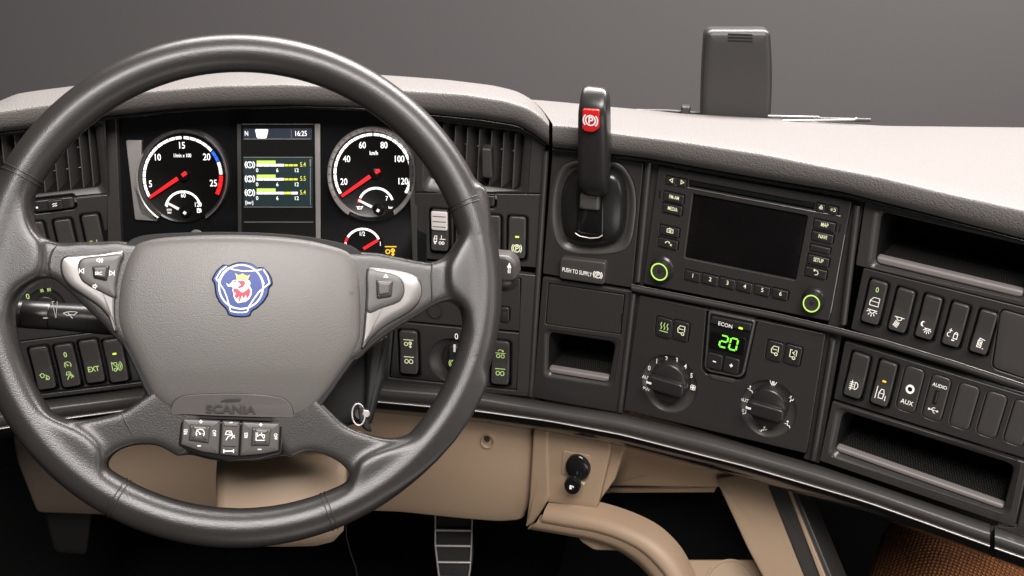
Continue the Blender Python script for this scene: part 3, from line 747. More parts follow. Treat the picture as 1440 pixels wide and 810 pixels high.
btn(1151, 366, 31, 12.5, 'SETUP', t, tcap=5.4, sx=.58); btn(1147.6, 383, 31, 12.5, None, t, icn='back', isz=4.6)
for i, (x, y) in enumerate(((974.4, 387.6), (998.8, 392.6), (1023, 397.6), (1047.4, 402.6), (1072, 407.8), (1097.6, 413))):
    btn(x, y, 22.6, 13, str(i + 1), t, tcap=5.4, sx=.9)
slot = [(969, 253), (1146, 286), (1146, 296), (968.5, 263)]
holes.append(Q(f, slot, 0, 1))
facing('facing', f, rad_out, holes, t, 'panel', .0010)
backing(f, rad_out, t, -.005)
pill('display_screen', f, Q(f, [(976.5, 274), (1134.5, 304), (1118, 392.5), (964.5, 361.5)], 0, 1.5), -.005, -.0016, M['screenblk'], t, .0003)
pill('disc_slot_cover', f, Q(f, [(970, 254), (1145, 287), (1145, 293), (969.5, 260)], 0, .8), -.005, -.0005, M['trim'], t, .0003)
tube('bright_bead', [f.P(935, 258.5, .0012), f.P(968, 264.5, .0012), f.P(1146, 298, .0012), f.P(1182, 304, .0012)], .00045, M['steel'], t, n=6)
for nm, pts in (('bright_bead', [(961, 361.5), (966, 362.6)]), ('edge_groove', [(1168, 440), (1188, 330)]), ):
    tube(nm, [f.P(x, y, .0012) for x, y in pts], .0004, M['steel'], t, n=6)
pill('card_notch', f, rect(f, 928.3, 273, 2.6, 12, .6), -.001, .0012, M['well'], t, .0002)
pill('card_notch', f, rect(f, 1181.2, 320.5, 2.6, 12, .6), -.001, .0012, M['well'], t, .0002)
for x, y in ((927.8, 381.5), (1141.5, 426)):
    _, u, v, kk = disc(f, x, y, 1, .010)
    kb = lathe('rotary_knob', f, u, v, [(17.2 * kk, .0008), (17 * kk, .0022), (14.8 * kk, .0040), (14.2 * kk, .0105), (13.4 * kk, .0118), (12.2 * kk, .0120), (11.9 * kk, .0116)], M['button'], t, 48)
    lathe('lit_ring', f, u, v, [(12.2 * kk, .0117), (11.9 * kk, .0124), (10.7 * kk, .0124), (10.4 * kk, .0118)], M['ring'], kb, 48, cap=False)
    lathe('knob_face', f, u, v, [(10.6 * kk, .0116), (10.0 * kk, .0121), (6 * kk, .0117), (.1 * kk, .0115)], M['plastic'], kb, 48)

# ------------------------------------------------------------------ climate panel
t = thing('climate_control_panel', 'black heater control panel with two rotary knobs and green 20 readout', 'climate controls', f.P(1020, 540))
cl_out = [(899, 416), (1161, 470), (1134, 638), (877, 577)]
holes = []
def dial(cx, cy, nm, par, rot):
    o, u, v, kk = disc(f, cx, cy + 4, 39)
    holes.append(o)
    R1 = 39 * kk
    d = lathe('knob_dish', f, u, v, [(R1 + .0002, .0002), (R1 - .0004, -.0004), (R1 * .84, -.0034), (R1 * .64, -.0062), (R1 * .4, -.0068)], M['rail'], par, 56)
    _, u, v, kk = disc(f, cx, cy, 1, .004)
    r_ = 26.5 * kk
    kb = lathe('rotary_knob', f, u, v, [(r_ * 1.02, -.008), (r_ * 1.0, .0095), (r_ * .965, .0112), (r_ * .9, .0122), (r_ * .1, .0126)], M['button'], par, 56, label=nm)
    ca, sa = math.cos(R(rot)), math.sin(R(rot))
    def rr(pts): return [(u + (x * ca - y * sa) * r_, v + (x * sa + y * ca) * r_) for x, y in pts]
    g = rpoly(rr([(-.95, .32), (.90, .32), (.90, -.42), (-.95, -.42)]), .25 * r_)
    pill('grip_bar', f, dense(g, .003), .011, .0195, M['button'], kb, .0022, nr=3)
    plate('pointer_mark', f, [rpoly(rr([(-.97, .0), (-.70, .0), (-.70, -.11), (-.97, -.11)]), .0006)], .0180, .0198, M['white'], kb, .0001)
    return d, u, v, kk
d, u, v, kk = dial(941.6, 535.5, 'fan speed knob', t, 0)
for s, x, y in (('0', 913, 517.5), ('1', 923.6, 507.8), ('2', 937, 504.4), ('3', 951.6, 506.6), ('4', 963.8, 515), ('5', 972.4, 528)):
    text(f, s, x, y, 6.4, M['printw'], d, .0003, name='numeral', sx=.75)
text(f, 'AUT', 908.6, 530.8, 4.6, M['printw'], d, .0012, sx=.75); text(f, 'PW', 909, 547.2, 5, M['printw'], d, .0012, sx=.8)
icon(f, 'fan', 974.4, 545, 4.6, M['printw'], d, .0004, lw=1)
d, u, v, kk = dial(1081, 570.5, 'air direction knob', t, 0)
text(f, 'AUT', 1046.6, 562.6, 4.6, M['printw'], d, .0012, sx=.75)
for s, x, y in (('seat', 1055, 546.8), ('seat_up', 1047.5, 580), ('seat_feet', 1074, 603.6), ('seat', 1107.6, 596), ('seat_up', 1114.6, 561.4)):
    icon(f, s, x, y, 5, M['printw'], d, .0008, lw=1.2)
icon(f, 'screen_air', 1087.4, 538, 5.6, M['printw'], d, .0008, lw=1)
btn(934, 460, 22.5, 27, None, t, icn='heat', isz=7, r=3.5, mt='printg', lw=1.2, label='button with three heat waves'); btn(958.2, 464.6, 22.5, 27, None, t, icn='cab', isz=7, r=3.5, lw=1.2)
btn(1089.8, 493, 23, 27, None, t, icn='cab', isz=7, r=3.5, lw=1.2); btn(1115.3, 498.6, 24, 27, None, t, icn='cab_air', isz=7, r=3.5, lw=1.2)
hc = [(995, 436), (1064, 450), (1046, 527), (1040, 533), (995, 524), (989, 517)]
holes.append(Q(f, [(994, 432), (1066, 447), (1048, 530), (1041, 535), (993, 526), (987, 518)], 0, 3))
facing('facing', f, cl_out, holes, t, 'panel', .0012)
backing(f, cl_out, t, -.0062)
c = plate('readout_surround', f, [Q(f, [(996, 437), (1062.5, 451), (1046, 527), (1039.5, 531.5), (996, 523), (990, 516.5)], .004, 4)], -.006, .0042, M['rail'], t, .0014)
plate('readout_inset', f, [Q(f, [(999, 440), (1060, 452.5), (1044, 524), (1038, 528), (998, 520), (993.5, 515.5)], .0044, 3)], .003, .0045, M['trim'], c, .0004)
pill('econ_bar', f, Q(f, [(1001, 445), (1057, 456), (1054.5, 466), (998, 454.5)], .007, 2), .003, .0072, M['button'], c, .001)
text(f, 'ECON', 1020, 457, 5, M['printw'], c, .0074, h_at=.0074, sx=.9)
pill('indicator_lamp', f, rect(f, 1041.5, 461.6, 6, 2.4, .8, h=.0074), .007, .0078, M['led'], c, .0002)
rd = pill('readout_window', f, Q(f, [(1000, 466), (1050, 476), (1046, 500), (996, 489)], .0045, 4), .003, .0052, M['screenblk'], c, .0006)
# seven segment 20
def seg7(f, s, cx, cy, hpx, m, par, h):
    ku, kv = f.k(cx, cy, h); u, v = f.uv(cx, cy, h); H_ = hpx * kv; W_ = H_ * .55
    segs = {'a': [(0, 1), (1, 1)], 'b': [(1, 1), (1, .5)], 'c': [(1, .5), (1, 0)], 'd': [(0, 0), (1, 0)], 'e': [(0, .5), (0, 0)], 'f': [(0, 1), (0, .5)], 'g': [(0, .5), (1, .5)]}
    tbl = {'2': 'abged', '0': 'abcdef'}; polys = []
    for i, ch in enumerate(s):
        ox = u + (i - len(s) / 2) * W_ * 1.42 + W_ * .2
        for q in tbl[ch]:
            (x0, y0), (x1, y1) = segs[q]
            a = Vector((ox + x0 * W_ + y0 * H_ * .08, v + (y0 - .5) * H_)); b = Vector((ox + x1 * W_ + y1 * H_ * .08, v + (y1 - .5) * H_))
            d_ = (b - a).normalized() * H_ * .05
            polys.append(ribbon([tuple(a + d_), tuple(b - d_)], H_ * .13))
    return flat_print('seven_segment_digits', f, polys, M['digit'] if m is None else m, par, h)
seg7(f, '20', 1024, 482, 16, None, c, .0056)
for x, y, s in ((1004.6, 508.5, 'minus'), (1028.2, 514, 'plus')):
    b = pill('push_button', f, rect(f, x, y, 22, 21, 3, h=.006), .003, .0066, M['button'], c, .0008)
    icon(f, s, x, y, 3.4, M['printw'], c, .0068, h_at=.0068, lw=1.6)
pill('lower_catch', f, Q(f, [(997, 525.5), (1034, 533), (1031, 538), (1001, 531.5)], 0, 2), -.002, .0022, M['blank'], t, .0008)

# ------------------------------------------------------------------ parking brake column
f = FB
t = thing('brake_lever_panel', 'black dashboard column panel around the parking brake lever', 'dash panel', f.P(820, 300))
pd = [(777, 209), (905, 229), (889, 405), (763, 385)]
dish = smooth_px([(833, 225), (872, 231), (892, 262), (893, 310), (880, 350), (835, 358), (792, 351), (776, 318), (778, 266), (794, 231)], 6)
facing('facing', f, pd, [Q(f, dish)], t, 'panel')
o = ccw(Q(f, dish)); vs = []; fs = []; m_ = len(o)
for s, h in ((0, .0004), (.0012, .0016), (.0035, .0012), (.0075, -.003), (.011, -.006)):
    vs += [f.W(p[0], p[1], h) for p in inset(o, s)]
for a in range(4):
    for i in range(m_): fs.append((a * m_ + i, a * m_ + (i + 1) % m_, (a + 1) * m_ + (i + 1) % m_, (a + 1) * m_ + i))
fs.append(tuple(4 * m_ + i for i in range(m_)))
mk('dish', vs, fs, M['rail'], t, 60)
t = thing('parking_brake_lever', 'black upright parking brake lever with red P patch on its grip', 'brake lever', f.P(833, 300))
dome_px = smooth_px([(831, 243), (862, 246), (875, 268), (876, 310), (868, 338), (832, 346), (797, 341), (787, 318), (788, 272), (800, 247)], 6)
def dome_h(du, dv): return -.22 * du * du / .01 * .01 * 8 - 6 * dv * dv
pill('lever_housing', f, Q(f, dome_px, .012), -.008, .018, M['dome'], t, .007, hf=lambda a, b: -4 * a * a - 3 * b * b, nr=6)
pill('slot', f, Q(f, [(810, 256), (849, 259), (848, 337), (810, 333)], .02, 4), .012, .0215, M['gloss'], t, .002, hf=lambda a, b: -3 * b * b)
pill('slot_roller', f, Q(f, [(815, 272), (843, 275), (842, 297), (814, 294)], .024, 3), .018, .0250, M['rail'], t, .003)
tube('bright_bead', [f.P(x, y, .0215) for x, y in ((809, 328), (815, 332), (830, 335), (842, 334), (847, 331))], .0007, M['bead'], t, n=8)
# grip: rounded box swept up from the slot, leaning to the driver
def sect(cx, cy, hw, h, dep, n=28, e=3.2):
    ku, kv = f.k(cx, cy, h); c = f.P(cx, cy, h); out = []
    for i in range(n):
        a = 2 * math.pi * i / n; ca, sa = math.cos(a), math.sin(a)
        x = abs(ca) ** (2 / e) * (1 if ca > 0 else -1); z = abs(sa) ** (2 / e) * (1 if sa > 0 else -1)
        out.append(c + f.U * (x * hw * ku) + (f.n * .9 + f.V * .25).normalized() * (z * dep))
    return out
rows = []
for cx, cy, hw, h, dep in ((836, 274, 9, .022, .006), (836, 269, 16, .026, .010), (836, 263, 19.6, .0285, .0125), (836, 250, 20.6, .031, .0135), (836, 230, 21.2, .035, .0145), (836, 200, 21.4, .041, .0150), (836, 175, 21, .046, .0150), (836, 160, 20.8, .0485, .0148), (836.5, 151, 20.4, .0485, .0138), (837, 142, 19.8, .0460, .0125), (837.5, 133, 18.8, .0425, .0110), (838, 126, 17, .0390, .0090), (838, 121.5, 13, .0360, .0060)):
    rows.append(sect(cx, cy, hw, h, dep, e=4.2))
c0 = sum(rows[-1], Vector()) / len(rows[-1]); rows.append([c0 + (p - c0) * .05 for p in rows[-1]])
loft('grip', rows, M['button'], t, closed=True, smooth=70)
hp = .0625
pc = Face(f.P(831, 168, .0640), 20, 0)
pt = pill('red_patch', pc, dense(Q(pc, [(819, 153.5), (842.5, 155), (842, 181), (834, 186), (822, 184.5), (818.5, 180)], 0, 2.5), .004), -.006, .0004, M['red'], t, .0008, label='red patch with white P in brackets', nr=2)
icon(pc, 'park', 830.3, 169.5, 9.6, M['emwhite'], pt, .0013, h_at=.0013, lw=1.9)

t = thing('supply_button', 'wide black button reading PUSH TO SUPPLY under the brake lever', 'button', f.P(819, 381))
sb = pill('button_cap', f, Q(f, [(788, 362), (852.5, 369.5), (850, 401), (786, 391.5)], .008, 5, 6), -.003, .0085, M['blank'], t, .0018)
text(f, 'PUSH TO SUPPLY', 811.5, 382.4, 5.6, M['printw'], sb, .0088, h_at=.0088, sx=.62, bold=.006)
icon(f, 'park', 840.6, 386.6, 6, M['printw'], sb, .0088, h_at=.0088, lw=1.1)
t = thing('lower_column_panel', 'black column panel with closed square cover and small open tray below', 'dash panel', f.P(815, 490))
lo = [(763, 390), (889, 410), (868, 580), (749, 559)]
cov = [(771.5, 398), (879, 414), (873, 470.5), (767, 456)]
op = [(773, 467), (866, 481), (856, 538), (771, 524)]
facing('facing', f, lo, [Q(f, cov, 0, 1.5), Q(f, outer_of(op, 6, 4, 6, 6), 0, 7, 6)], t, 'panel')
chamfer(f, outer_of(op, 6, 4, 6, 6), op, 0, -.004, t, 7)
plate('cover', f, [Q(f, [(772.6, 399.3), (877.8, 415), (872, 469), (768.2, 454.8)], 0, 1.5)], -.006, .0003, M['panel'], t, .0005)
plate('cover_catch', f, [rect(f, 874.6, 447, 1.8, 14, .5)], -.004, .0009, M['well'], t, .0002)
tray(f, op, t, .075, h=-.004, lip=8, studs=(26, 9))

# ------------------------------------------------------------------ vent and switches right of the dials
def vent(f, op, lou, nm, tabpx, outline, holes_extra, par, depth=.05):
    oo = outer_of(op, 9, 3, 10, 16)
    facing('surround', f, outline, [Q(f, oo, 0, 9, 6)] + holes_extra, par, 'panel')
    chamfer(f, oo, op, 0, -.008, par)
    o0 = dense(ccw(Q(f, op, -.008, 9)), .006); vs = []; fs = []; m = len(o0)
    for s, d in ((-.0004, -.0078), (.0008, -.012), (.003, -.025), (.005, -depth)):
        vs += [f.W(p[0], p[1], d) for p in inset(o0, s)]
    for a in range(3):
        for i in range(m): fs.append((a * m + i, a * m + (i + 1) % m, (a + 1) * m + (i + 1) % m, (a + 1) * m + i))
    fs.append(tuple(3 * m + i for i in range(m)))
    mk('duct', vs, fs, M['well'], par, 40)
    for (xa, ya, xb, yb) in lou:
        a0, b0 = Vector(f.uv(xa, ya, -.010)), Vector(f.uv(xb, yb, -.010))
        w0 = .0011; rows = []
        for p in (a0, a0.lerp(b0, .5), b0):
            pr = []
            for du, h in ((-w0, -.0115), (-w0 * .6, -.0100), (w0 * .6, -.0100), (w0, -.0115), (w0 + .010, -.036), (.010 - w0, -.036)):
                pr.append(f.W(p.x + du, p.y, h + (.0 if p is not a0.lerp(b0, .5) else .001)))
            rows.append(pr)
        loft('louvre', rows, M['rail'], par, closed=True, smooth=40)
    for y in (0.33, .66):
        a0, b0 = op[0], op[1]; c0, d0 = op[3], op[2]
        pa = (op[0][0] * (1 - y) + op[3][0] * y + 3, op[0][1] * (1 - y) + op[3][1] * y); pb = (op[1][0] * (1 - y) + op[2][0] * y - 3, op[1][1] * (1 - y) + op[2][1] * y)
        tube('cross_vane', [f.P(*pa, -.032), f.P(*pb, -.032)], .0016, M['button'], par, n=6)
    if tabpx: pill('slider_tab', f, Q(f, tabpx, .002, 3), -.012, .0035, M['plastic'], par, .002)
f = FA
t = thing('air_vent', 'square black air vent with upright louvres between the dials and brake lever', 'air vent', f.P(680, 220))
WELLS['a'] = []
t2 = thing('switch_panel', 'black switch panel below the right vent holding a rocker with white ribbed cap', 'switch panel', f.P(670, 330))
lou = [(x, 173 + (x - 610) * .13, x - 4, 254 + (x - 610) * .13) for x in (624, 641, 658, 675, 692, 709, 725)]
vent(f, [(607, 170), (738, 187), (731, 268), (603, 251)], lou, '', [(677, 208), (691, 209), (693, 251), (678, 249)], [(584, 160), (648, 165), (727, 176), (768, 208), (766, 272), (584, 270)], [], t)
rocker(f, 619, 322, 24, 55, t2, [('trucks', 13, 7.5, 'printw')], wellkey='a', cap=True, label='rocker with white ribbed upper half')
rocker(f, 653, 326, 24, 55, t2, [('pump', 11, 6, 'printy')], wellkey='a')
rocker(f, 692, 330, 24, 55, t2, [], wellkey='a')
rocker(f, 727.6, 332, 24, 55, t2, [('park', 15, 6.5, 'printy')], (0, 'led'), wellkey='a', label='rocker with green lamp and brake symbol')
pill('thumb_wheel', f, Q(f, [(662, 273), (696, 276), (695, 291), (660, 288)], .003, 3), -.006, .0035, M['button'], t2, .0015)
WELLS['a'].append(Q(f, [(659, 270.5), (699, 274), (698, 294), (657, 290.5)], 0, 4))
o = [(584, 271.5), (766, 273.5), (759, 377), (584, 363)]
facing('facing', f, o, WELLS['a'], t2); backing(f, o, t2)
t = thing('switch_panel', 'black lower switch panel with rotary knob marked 0, partly behind the wheel rim', 'switch panel', f.P(640, 480))
WELLS['al'] = []
facing('surround', f, [(584, 368), (757, 388), (743, 558), (510, 536), (528, 368)], [Q(f, [(560, 378), (733, 391), (726.5, 549), (547, 531)], 0, 1.5)], t, 'frame', .0012)
rocker(f, 575.5, 493.5, 25, 57, t, [('axle', -12, 6.5, 'printy'), ('axles', 11, 6.5, 'printy')], wellkey='al', label='rocker with raised axle symbols')
rocker(f, 704, 508, 25, 57, t, [('axles_up', -12, 6.5, 'printg'), ('axles', 13, 6.5, 'printg')], wellkey='al', label='rocker with green axle symbols')
holes = WELLS['al']
o, u, v, kk = disc(f, 634, 507, 30)
holes.append(o)
lathe('knob_dish', f, u, v, [(30 * kk, 0), (29 * kk, -.0008), (22 * kk, -.004), (10 * kk, -.005)], M['frame'], t, 48)
_, u, v, kk = disc(f, 639, 507, 1, .008)
kb = lathe('rotary_knob', f, u, v, [(19 * kk, -.005), (18.5 * kk, .004), (17 * kk, .0055), (1 * kk, .006)], M['button'], t, 48)
pill('grip_bar', f, dense(rect(f, 638.5, 508, 15, 42, 4, h=.012), .003), .004, .0130, M['button'], kb, .002)
plate('pointer_mark', f, [rect(f, 639, 490, 3, 10, .6, h=.0133)], .012, .0134, M['white'], kb, .0002)
icon(f, 'park', 638, 511, 6.2, M['printg'], kb, .0134, h_at=.0134, lw=1)
text(f, '0', 641.8, 473, 8, M['printw'], t, .0006, sx=.8, name='numeral')
btn(710, 441.5, 13, 20, None, t, f=f, icn='flow', isz=4, mt='blank', r=3)
oo, u, v, kk = disc(f, 612, 436, 12); 
lathe('round_socket', f, u, v, [(12 * kk, 0), (11.5 * kk, .0016), (10 * kk, .0018), (9.2 * kk, -.003), (1 * kk, -.004)], M['button'], t, 36)
facing('facing', f, [(561, 379.5), (731.5, 392.5), (731, 466), (556, 450)], [h for h in holes if np.mean([p[1] for p in h]) > f.uv(650, 452)[1]], t, r=1)
facing('facing', f, [(556, 453), (731, 469), (726, 547.5), (548.5, 530)], [h for h in holes if np.mean([p[1] for p in h]) <= f.uv(650, 452)[1]], t, r=1)
backing(f, [(556, 380), (731, 393), (725, 547), (549, 530)], t)

# ------------------------------------------------------------------ left of the dials
f = FL
t = thing('air_vent', 'square black air vent at the far left behind the wheel rim', 'air vent', f.P(80, 225))
lou = [(x, 188 - (x - 10) * .1, x + 8, 277 - (x - 10) * .1) for x in (-16, 2, 20, 38, 56, 74, 92, 110, 124)]
vent(f, [(-30, 196), (134, 176), (143, 262), (-30, 283)], lou, '', None, [(-60, 190), (40, 184), (148, 166), (152, 272), (-60, 292)], [], t)
t = thing('switch_panel', 'left black switch panel with thumb wheel and three rockers below the far left vent', 'switch panel', f.P(90, 315))
WELLS['l'] = [Q(f, [(43, 280), (106, 273), (109, 294), (47, 302)], 0, 6)]
tw = pill('thumb_wheel', f, dense(Q(f, [(46, 283), (104, 276.5), (106, 292), (49, 299)], .002, 5), .004), -.008, .0026, M['button'], t, .0018)
pill('wheel_grip', f, Q(f, [(66, 283), (87, 280.5), (89, 294), (68, 296.5)], .005, 1.5), .001, .0052, M['button'], tw, .001)
icon(f, 'flow', 77, 288.5, 4.5, M['printw'], tw, .0054, h_at=.0054, lw=1.2)
plate('dot', f, [disc(f, 52, 292, 1.5, .0028)[0]], .002, .0029, M['printw'], tw, .0001)
rocker(f, 54.5, 339, 24, 55, t, [('truck', -16, 7, 'printg')], wellkey='l')
rocker(f, 93.5, 335.5, 24, 55, t, [('park', 13, 6.5, 'printg')], wellkey='l')
rocker(f, 132, 328.5, 24, 55, t, [('trucks', 13, 7.5, 'printg')], wellkey='l')
o = [(-60, 294), (152, 274), (153, 362), (-60, 385)]
facing('facing', f, o, WELLS['l'], t); backing(f, o, t)
t = thing('lighting_switch_panel', 'black panel with round headlight switch behind the left stalk', 'switch panel', f.P(90, 420))
oo, u, v, kk = disc(f, 66, 432, 26)
facing('facing', f, [(-60, 388), (153, 365), (240, 358), (240, 454), (24, 480), (-60, 490)], [oo], t)
lathe('knob_dish', f, u, v, [(26 * kk, 0), (25 * kk, -.0008), (18 * kk, -.004)], M['frame'], t, 48)
lathe('rotary_knob', f, u, v, [(18 * kk, -.005), (17.5 * kk, .006), (16 * kk, .007), (.5 * kk, .0072)], M['button'], t, 48)
text(f, '0', 39, 417, 7.5, M['printg'], t, .0006, sx=.8, name='numeral'); icon(f, 'lights', 64, 408, 5.4, M['printg'], t, .0006, lw=1)
tube('lit_arc', [f.P(66 + 24 * math.cos(R(a)), 432 + 22 * math.sin(R(a)), .0006) for a in range(40, 130, 10)], .0003, M['printw'], t, n=6)
t = thing('switch_panel', 'lower left black switch panel with four rockers, one reading EXT', 'switch panel', f.P(110, 510))
WELLS['ll'] = []
rocker(f, 60.5, 515.5, 26, 57, t, [('shift', 12, 7, 'printg')], wellkey='ll')
rocker(f, 95.5, 512, 26, 57, t, [('T:0', -15, 7, 'printg'), ('speed', 0, 5, 'printg'), ('dist', 14, 5.5, 'printg')], wellkey='ll', label='rocker with zero and speedometer symbols')
rocker(f, 129.5, 506, 26, 57, t, [('T:EXT', 11, 6.4, 'printg')], wellkey='ll', label='rocker reading EXT')
rocker(f, 163, 505, 26, 57, t, [('warn', 8, 7, 'printg')], (-9, 'led'), wellkey='ll', label='rocker with green lamp')
o = [(27, 481), (240, 455), (240, 530), (46, 554)]
facing('facing', f, o, WELLS['ll'], t); backing(f, o, t)
facing('edge_strip', f, [(46, 556.5), (240, 532.5), (240, 538), (50, 562)], [], t, 'frame', .001)
facing('side_filler', f, [(-60, 493), (22, 483), (44, 562), (-60, 575)], [], t, 'panel', 0)
# ================================================================== instrument cluster
fc = Face(FC0.P(390, 260, -.012), 0, 21)
clu = thing('instrument_cluster', 'gloss black instrument cluster with two round dials and central display', 'instrument cluster', fc.P(390, 260))
gl = [(140, 146), (600, 146), (600, 400), (140, 400)]
plate('face_plate', fc, [Q(fc, gl, -.004)], -.010, -.004, M['gloss'], clu, .0003)
# side walls of the recess
for pts, m in (([(150, 165), (163, 160), (172, 372), (152, 368)], 'frame'), ([(572, 158), (586, 156), (587, 372), (580, 372)], 'panel')):
    plate('side_wall', fc, [Q(fc, pts, .004, 1.5)], -.006, .005, M[m], clu, .001)
plate('upper_shroud', fc, [Q(fc, [(150, 150), (300, 142), (500, 142), (590, 152), (590, 160), (500, 152), (300, 152), (150, 162)], .012)], -.006, .012, M['trim'], clu, .001)
pill('reflector_strip', fc, Q(fc, [(177, 197), (199, 197), (199, 300), (222, 311), (190, 309)], 0, 3), -.0035, .0008, M['bezel'], clu, .0008, c=fc.uv(188, 260))
def E(f, cx, cy, rx, ry, a, h=0):
    return f.uv(cx + rx * math.cos(R(a)), cy - ry * math.sin(R(a)), h)
def ell_ring(name, f, cx, cy, prof, m, par, a0=0, a1=360, n=72, smooth=60, label=None):
    """ring of pixel ellipses: prof = (rx, ry, h)"""
    full = abs(a1 - a0) >= 360; vs = []; fs = []; q = n if full else n + 1
    for rx, ry, h in prof:
        for i in range(q):
            u, v = E(f, cx, cy, rx, ry, a0 + (a1 - a0) * i / n, 0)
            vs.append(f.W(u, v, h))
    for k in range(len(prof) - 1):
        for i in range(n):
            j = (i + 1) % q; fs.append((k * q + i, k * q + j, (k + 1) * q + j, (k + 1) * q + i))
    return mk(name, vs, fs, m, par, smooth, label)
def scale_arc(name, cx, cy, rx, ry, a0, a1, wd, m, par, h, segs=1, gap=0.0):
    polys = []; k = sum(fc.k(cx, cy)) / 2
    for s in range(segs):
        b0 = a0 + (a1 - a0) * s / segs; b1 = a0 + (a1 - a0) * (s + 1) / segs
        g = gap * (1 if b1 > b0 else -1)
        pts = [E(fc, cx, cy, rx, ry, b0 + g + (b1 - b0 - 2 * g) * i / 6) for i in range(7)]
        polys.append(ribbon(pts, wd * k))
    return flat_print(name, fc, polys, M[m], par, h)
def needle(cx, cy, x1, y1, x0, y0, w0, w1, m, par, h, name='needle'):
    a = Vector(fc.uv(x0, y0)); b = Vector(fc.uv(x1, y1)); k = sum(fc.k(cx, cy)) / 2
    d = (b - a).normalized(); n = Vector((-d.y, d.x))
    return plate(name, fc, [[tuple(a + n * w0 * k / 2), tuple(b + n * w1 * k / 2), tuple(b - n * w1 * k / 2), tuple(a - n * w0 * k / 2)]], h, h + .0012, M[m], par, .0002)
def ticks(cx, cy, rx, ry, degs, l, wd, m, par, h, name='tick_marks'):
    k = sum(fc.k(cx, cy)) / 2; polys = []
    for d in degs: polys.append(ribbon([E(fc, cx, cy, rx, ry, d), E(fc, cx, cy, rx - l, ry - l, d)], wd * k))
    return flat_print(name, fc, polys, M[m], par, h)
# tachometer
tc = ell_ring('tachometer', fc, 258, 249, [(60, 63.5, .0004), (57, 60, -.001), (.5, .5, -.001)], M['screenblk'], clu)
tc['label'] = 'left dial marked 5 to 25 with red needle'
ell_ring('bezel_ring', fc, 258, 249, [(64, 67.5, -.004), (64, 67.5, .006), (63, 66.5, .0072), (60.5, 64, .004), (58.5, 61.5, .0004)], M['housing'], tc, -58, 238)
ell_ring('bright_bezel_edge', fc, 258, 249, [(63.9, 67.4, .0062), (63.3, 66.8, .0076), (61.6, 65.2, .0068)], M['bezel'], tc, 150, 238)
ell_ring('bright_bezel_edge', fc, 258, 249, [(63.9, 67.4, .0062), (63.3, 66.8, .0076), (62.4, 66, .0072)], M['bezel'], tc, -58, 60)
CXT, CYT = 256.8, 248.5
scale_arc('scale_band', CXT, CYT, 54, 55, 211, 91, 3.9, 'dialw', tc, .0002, 12, .55)
scale_arc('scale_band', CXT, CYT, 54, 55, 89, 41, 3.9, 'dialw', tc, .0002, 5, .55)
scale_arc('blue_band', CXT, CYT, 54, 55, 40, 23, 4.4, 'dialb', tc, .0002, 2, .3)
scale_arc('scale_band', CXT, CYT, 54, 55, 22, 3, 4.4, 'dialw', tc, .0002, 2, .3)
scale_arc('red_band', CXT, CYT, 54, 55, 2, -27, 5.6, 'dialr', tc, .0002, 3, .3)
for s, x, y in (('5', 211.5, 258.5), ('10', 222, 221), ('15', 256, 204.4), ('20', 290.6, 220.6), ('25', 300, 257.4)):
    text(fc, s, x, y, 9, M['dialw'], tc, .0003, name='numeral', sx=.82, bold=.006)
text(fc, '1/min x 100', 256.6, 218.6, 5, M['dialw'], tc, .0003, sx=.72, bold=.006)
needle(CXT, CYT, 211.5, 277.5, 251, 250.6, 5.5, 4, 'dialr', tc, .003)
needle(CXT, CYT, 257.6, 246.6, 263.5, 242.4, 5, 5, 'dialr', tc, .0045, 'needle_tip')
lathe('needle_hub', fc, *fc.uv(258, 247.5, .002), [(.0062, .0001), (.0058, .004), (.0045, .0044), (.0001, .0044)], M['screenblk'], tc, 32)
scale_arc('small_scale', 257.5, 294, 24.5, 24.5, 170, 10, 3.2, 'dialw', tc, .0002, 4, .6)
for s, x, y, c_ in (('0', 234.5, 288, 6.4), ('60', 257.7, 274.6, 6), ('120', 278.8, 287.6, 6.2)):
    text(fc, s, x, y, c_, M['dialw'], tc, .0003, name='numeral', sx=.78)
needle(CXT, CYT, 236.5, 285, 252.6, 293.6, 4, 3, 'needle_w', tc, .003); needle(CXT, CYT, 259.5, 297.5, 263, 300, 4, 4, 'needle_w', tc, .0042, 'needle_tip')
lathe('needle_hub', fc, *fc.uv(260.5, 298, .002), [(.0068, .0001), (.0060, .003), (.002, .0036), (.0001, .0036)], M['screenblk'], tc, 32)
text(fc, 'min', 238, 294.5, 3.6, M['dialw'], tc, .0003, sx=.9); text(fc, 'bar', 238.6, 298.6, 3.4, M['dialw'], tc, .0003, sx=.9)
icon(fc, 'pump', 279.5, 296, 3.6, M['dialw'], tc, .0003, lw=1.2)
# speedometer
sp = ell_ring('speedometer', fc, 523, 245, [(58, 61, .0004), (55, 58, -.001), (.5, .5, -.001)], M['screenblk'], clu)
sp['label'] = 'right dial marked km/h with red needle'
ell_ring('bezel_ring', fc, 523, 245, [(62, 67, -.004), (62, 67, .006), (61, 66, .0072), (58, 62.5, .003), (56.8, 60, .0004)], M['bezel'], sp, -58, 238)
ell_ring('bezel_ring', fc, 523, 245, [(62, 67, -.004), (62, 67, .004), (60, 65, .005), (57, 61, .0004)], M['trim'], sp, 240, 300)
ticks(523, 245, 60.5, 65, range(-20, 215, 10), 3.5, .8, 'well', sp, .0062)
CXS, CYS = 524.5, 243.5
scale_arc('scale_band', CXS, CYS, 53.4, 54.5, 212, 90.5, 3.9, 'dialw', sp, .0002, 12, .55)
scale_arc('scale_band', CXS, CYS, 53.4, 54.5, 89.5, -31, 3.9, 'dialw', sp, .0002, 12, .55)
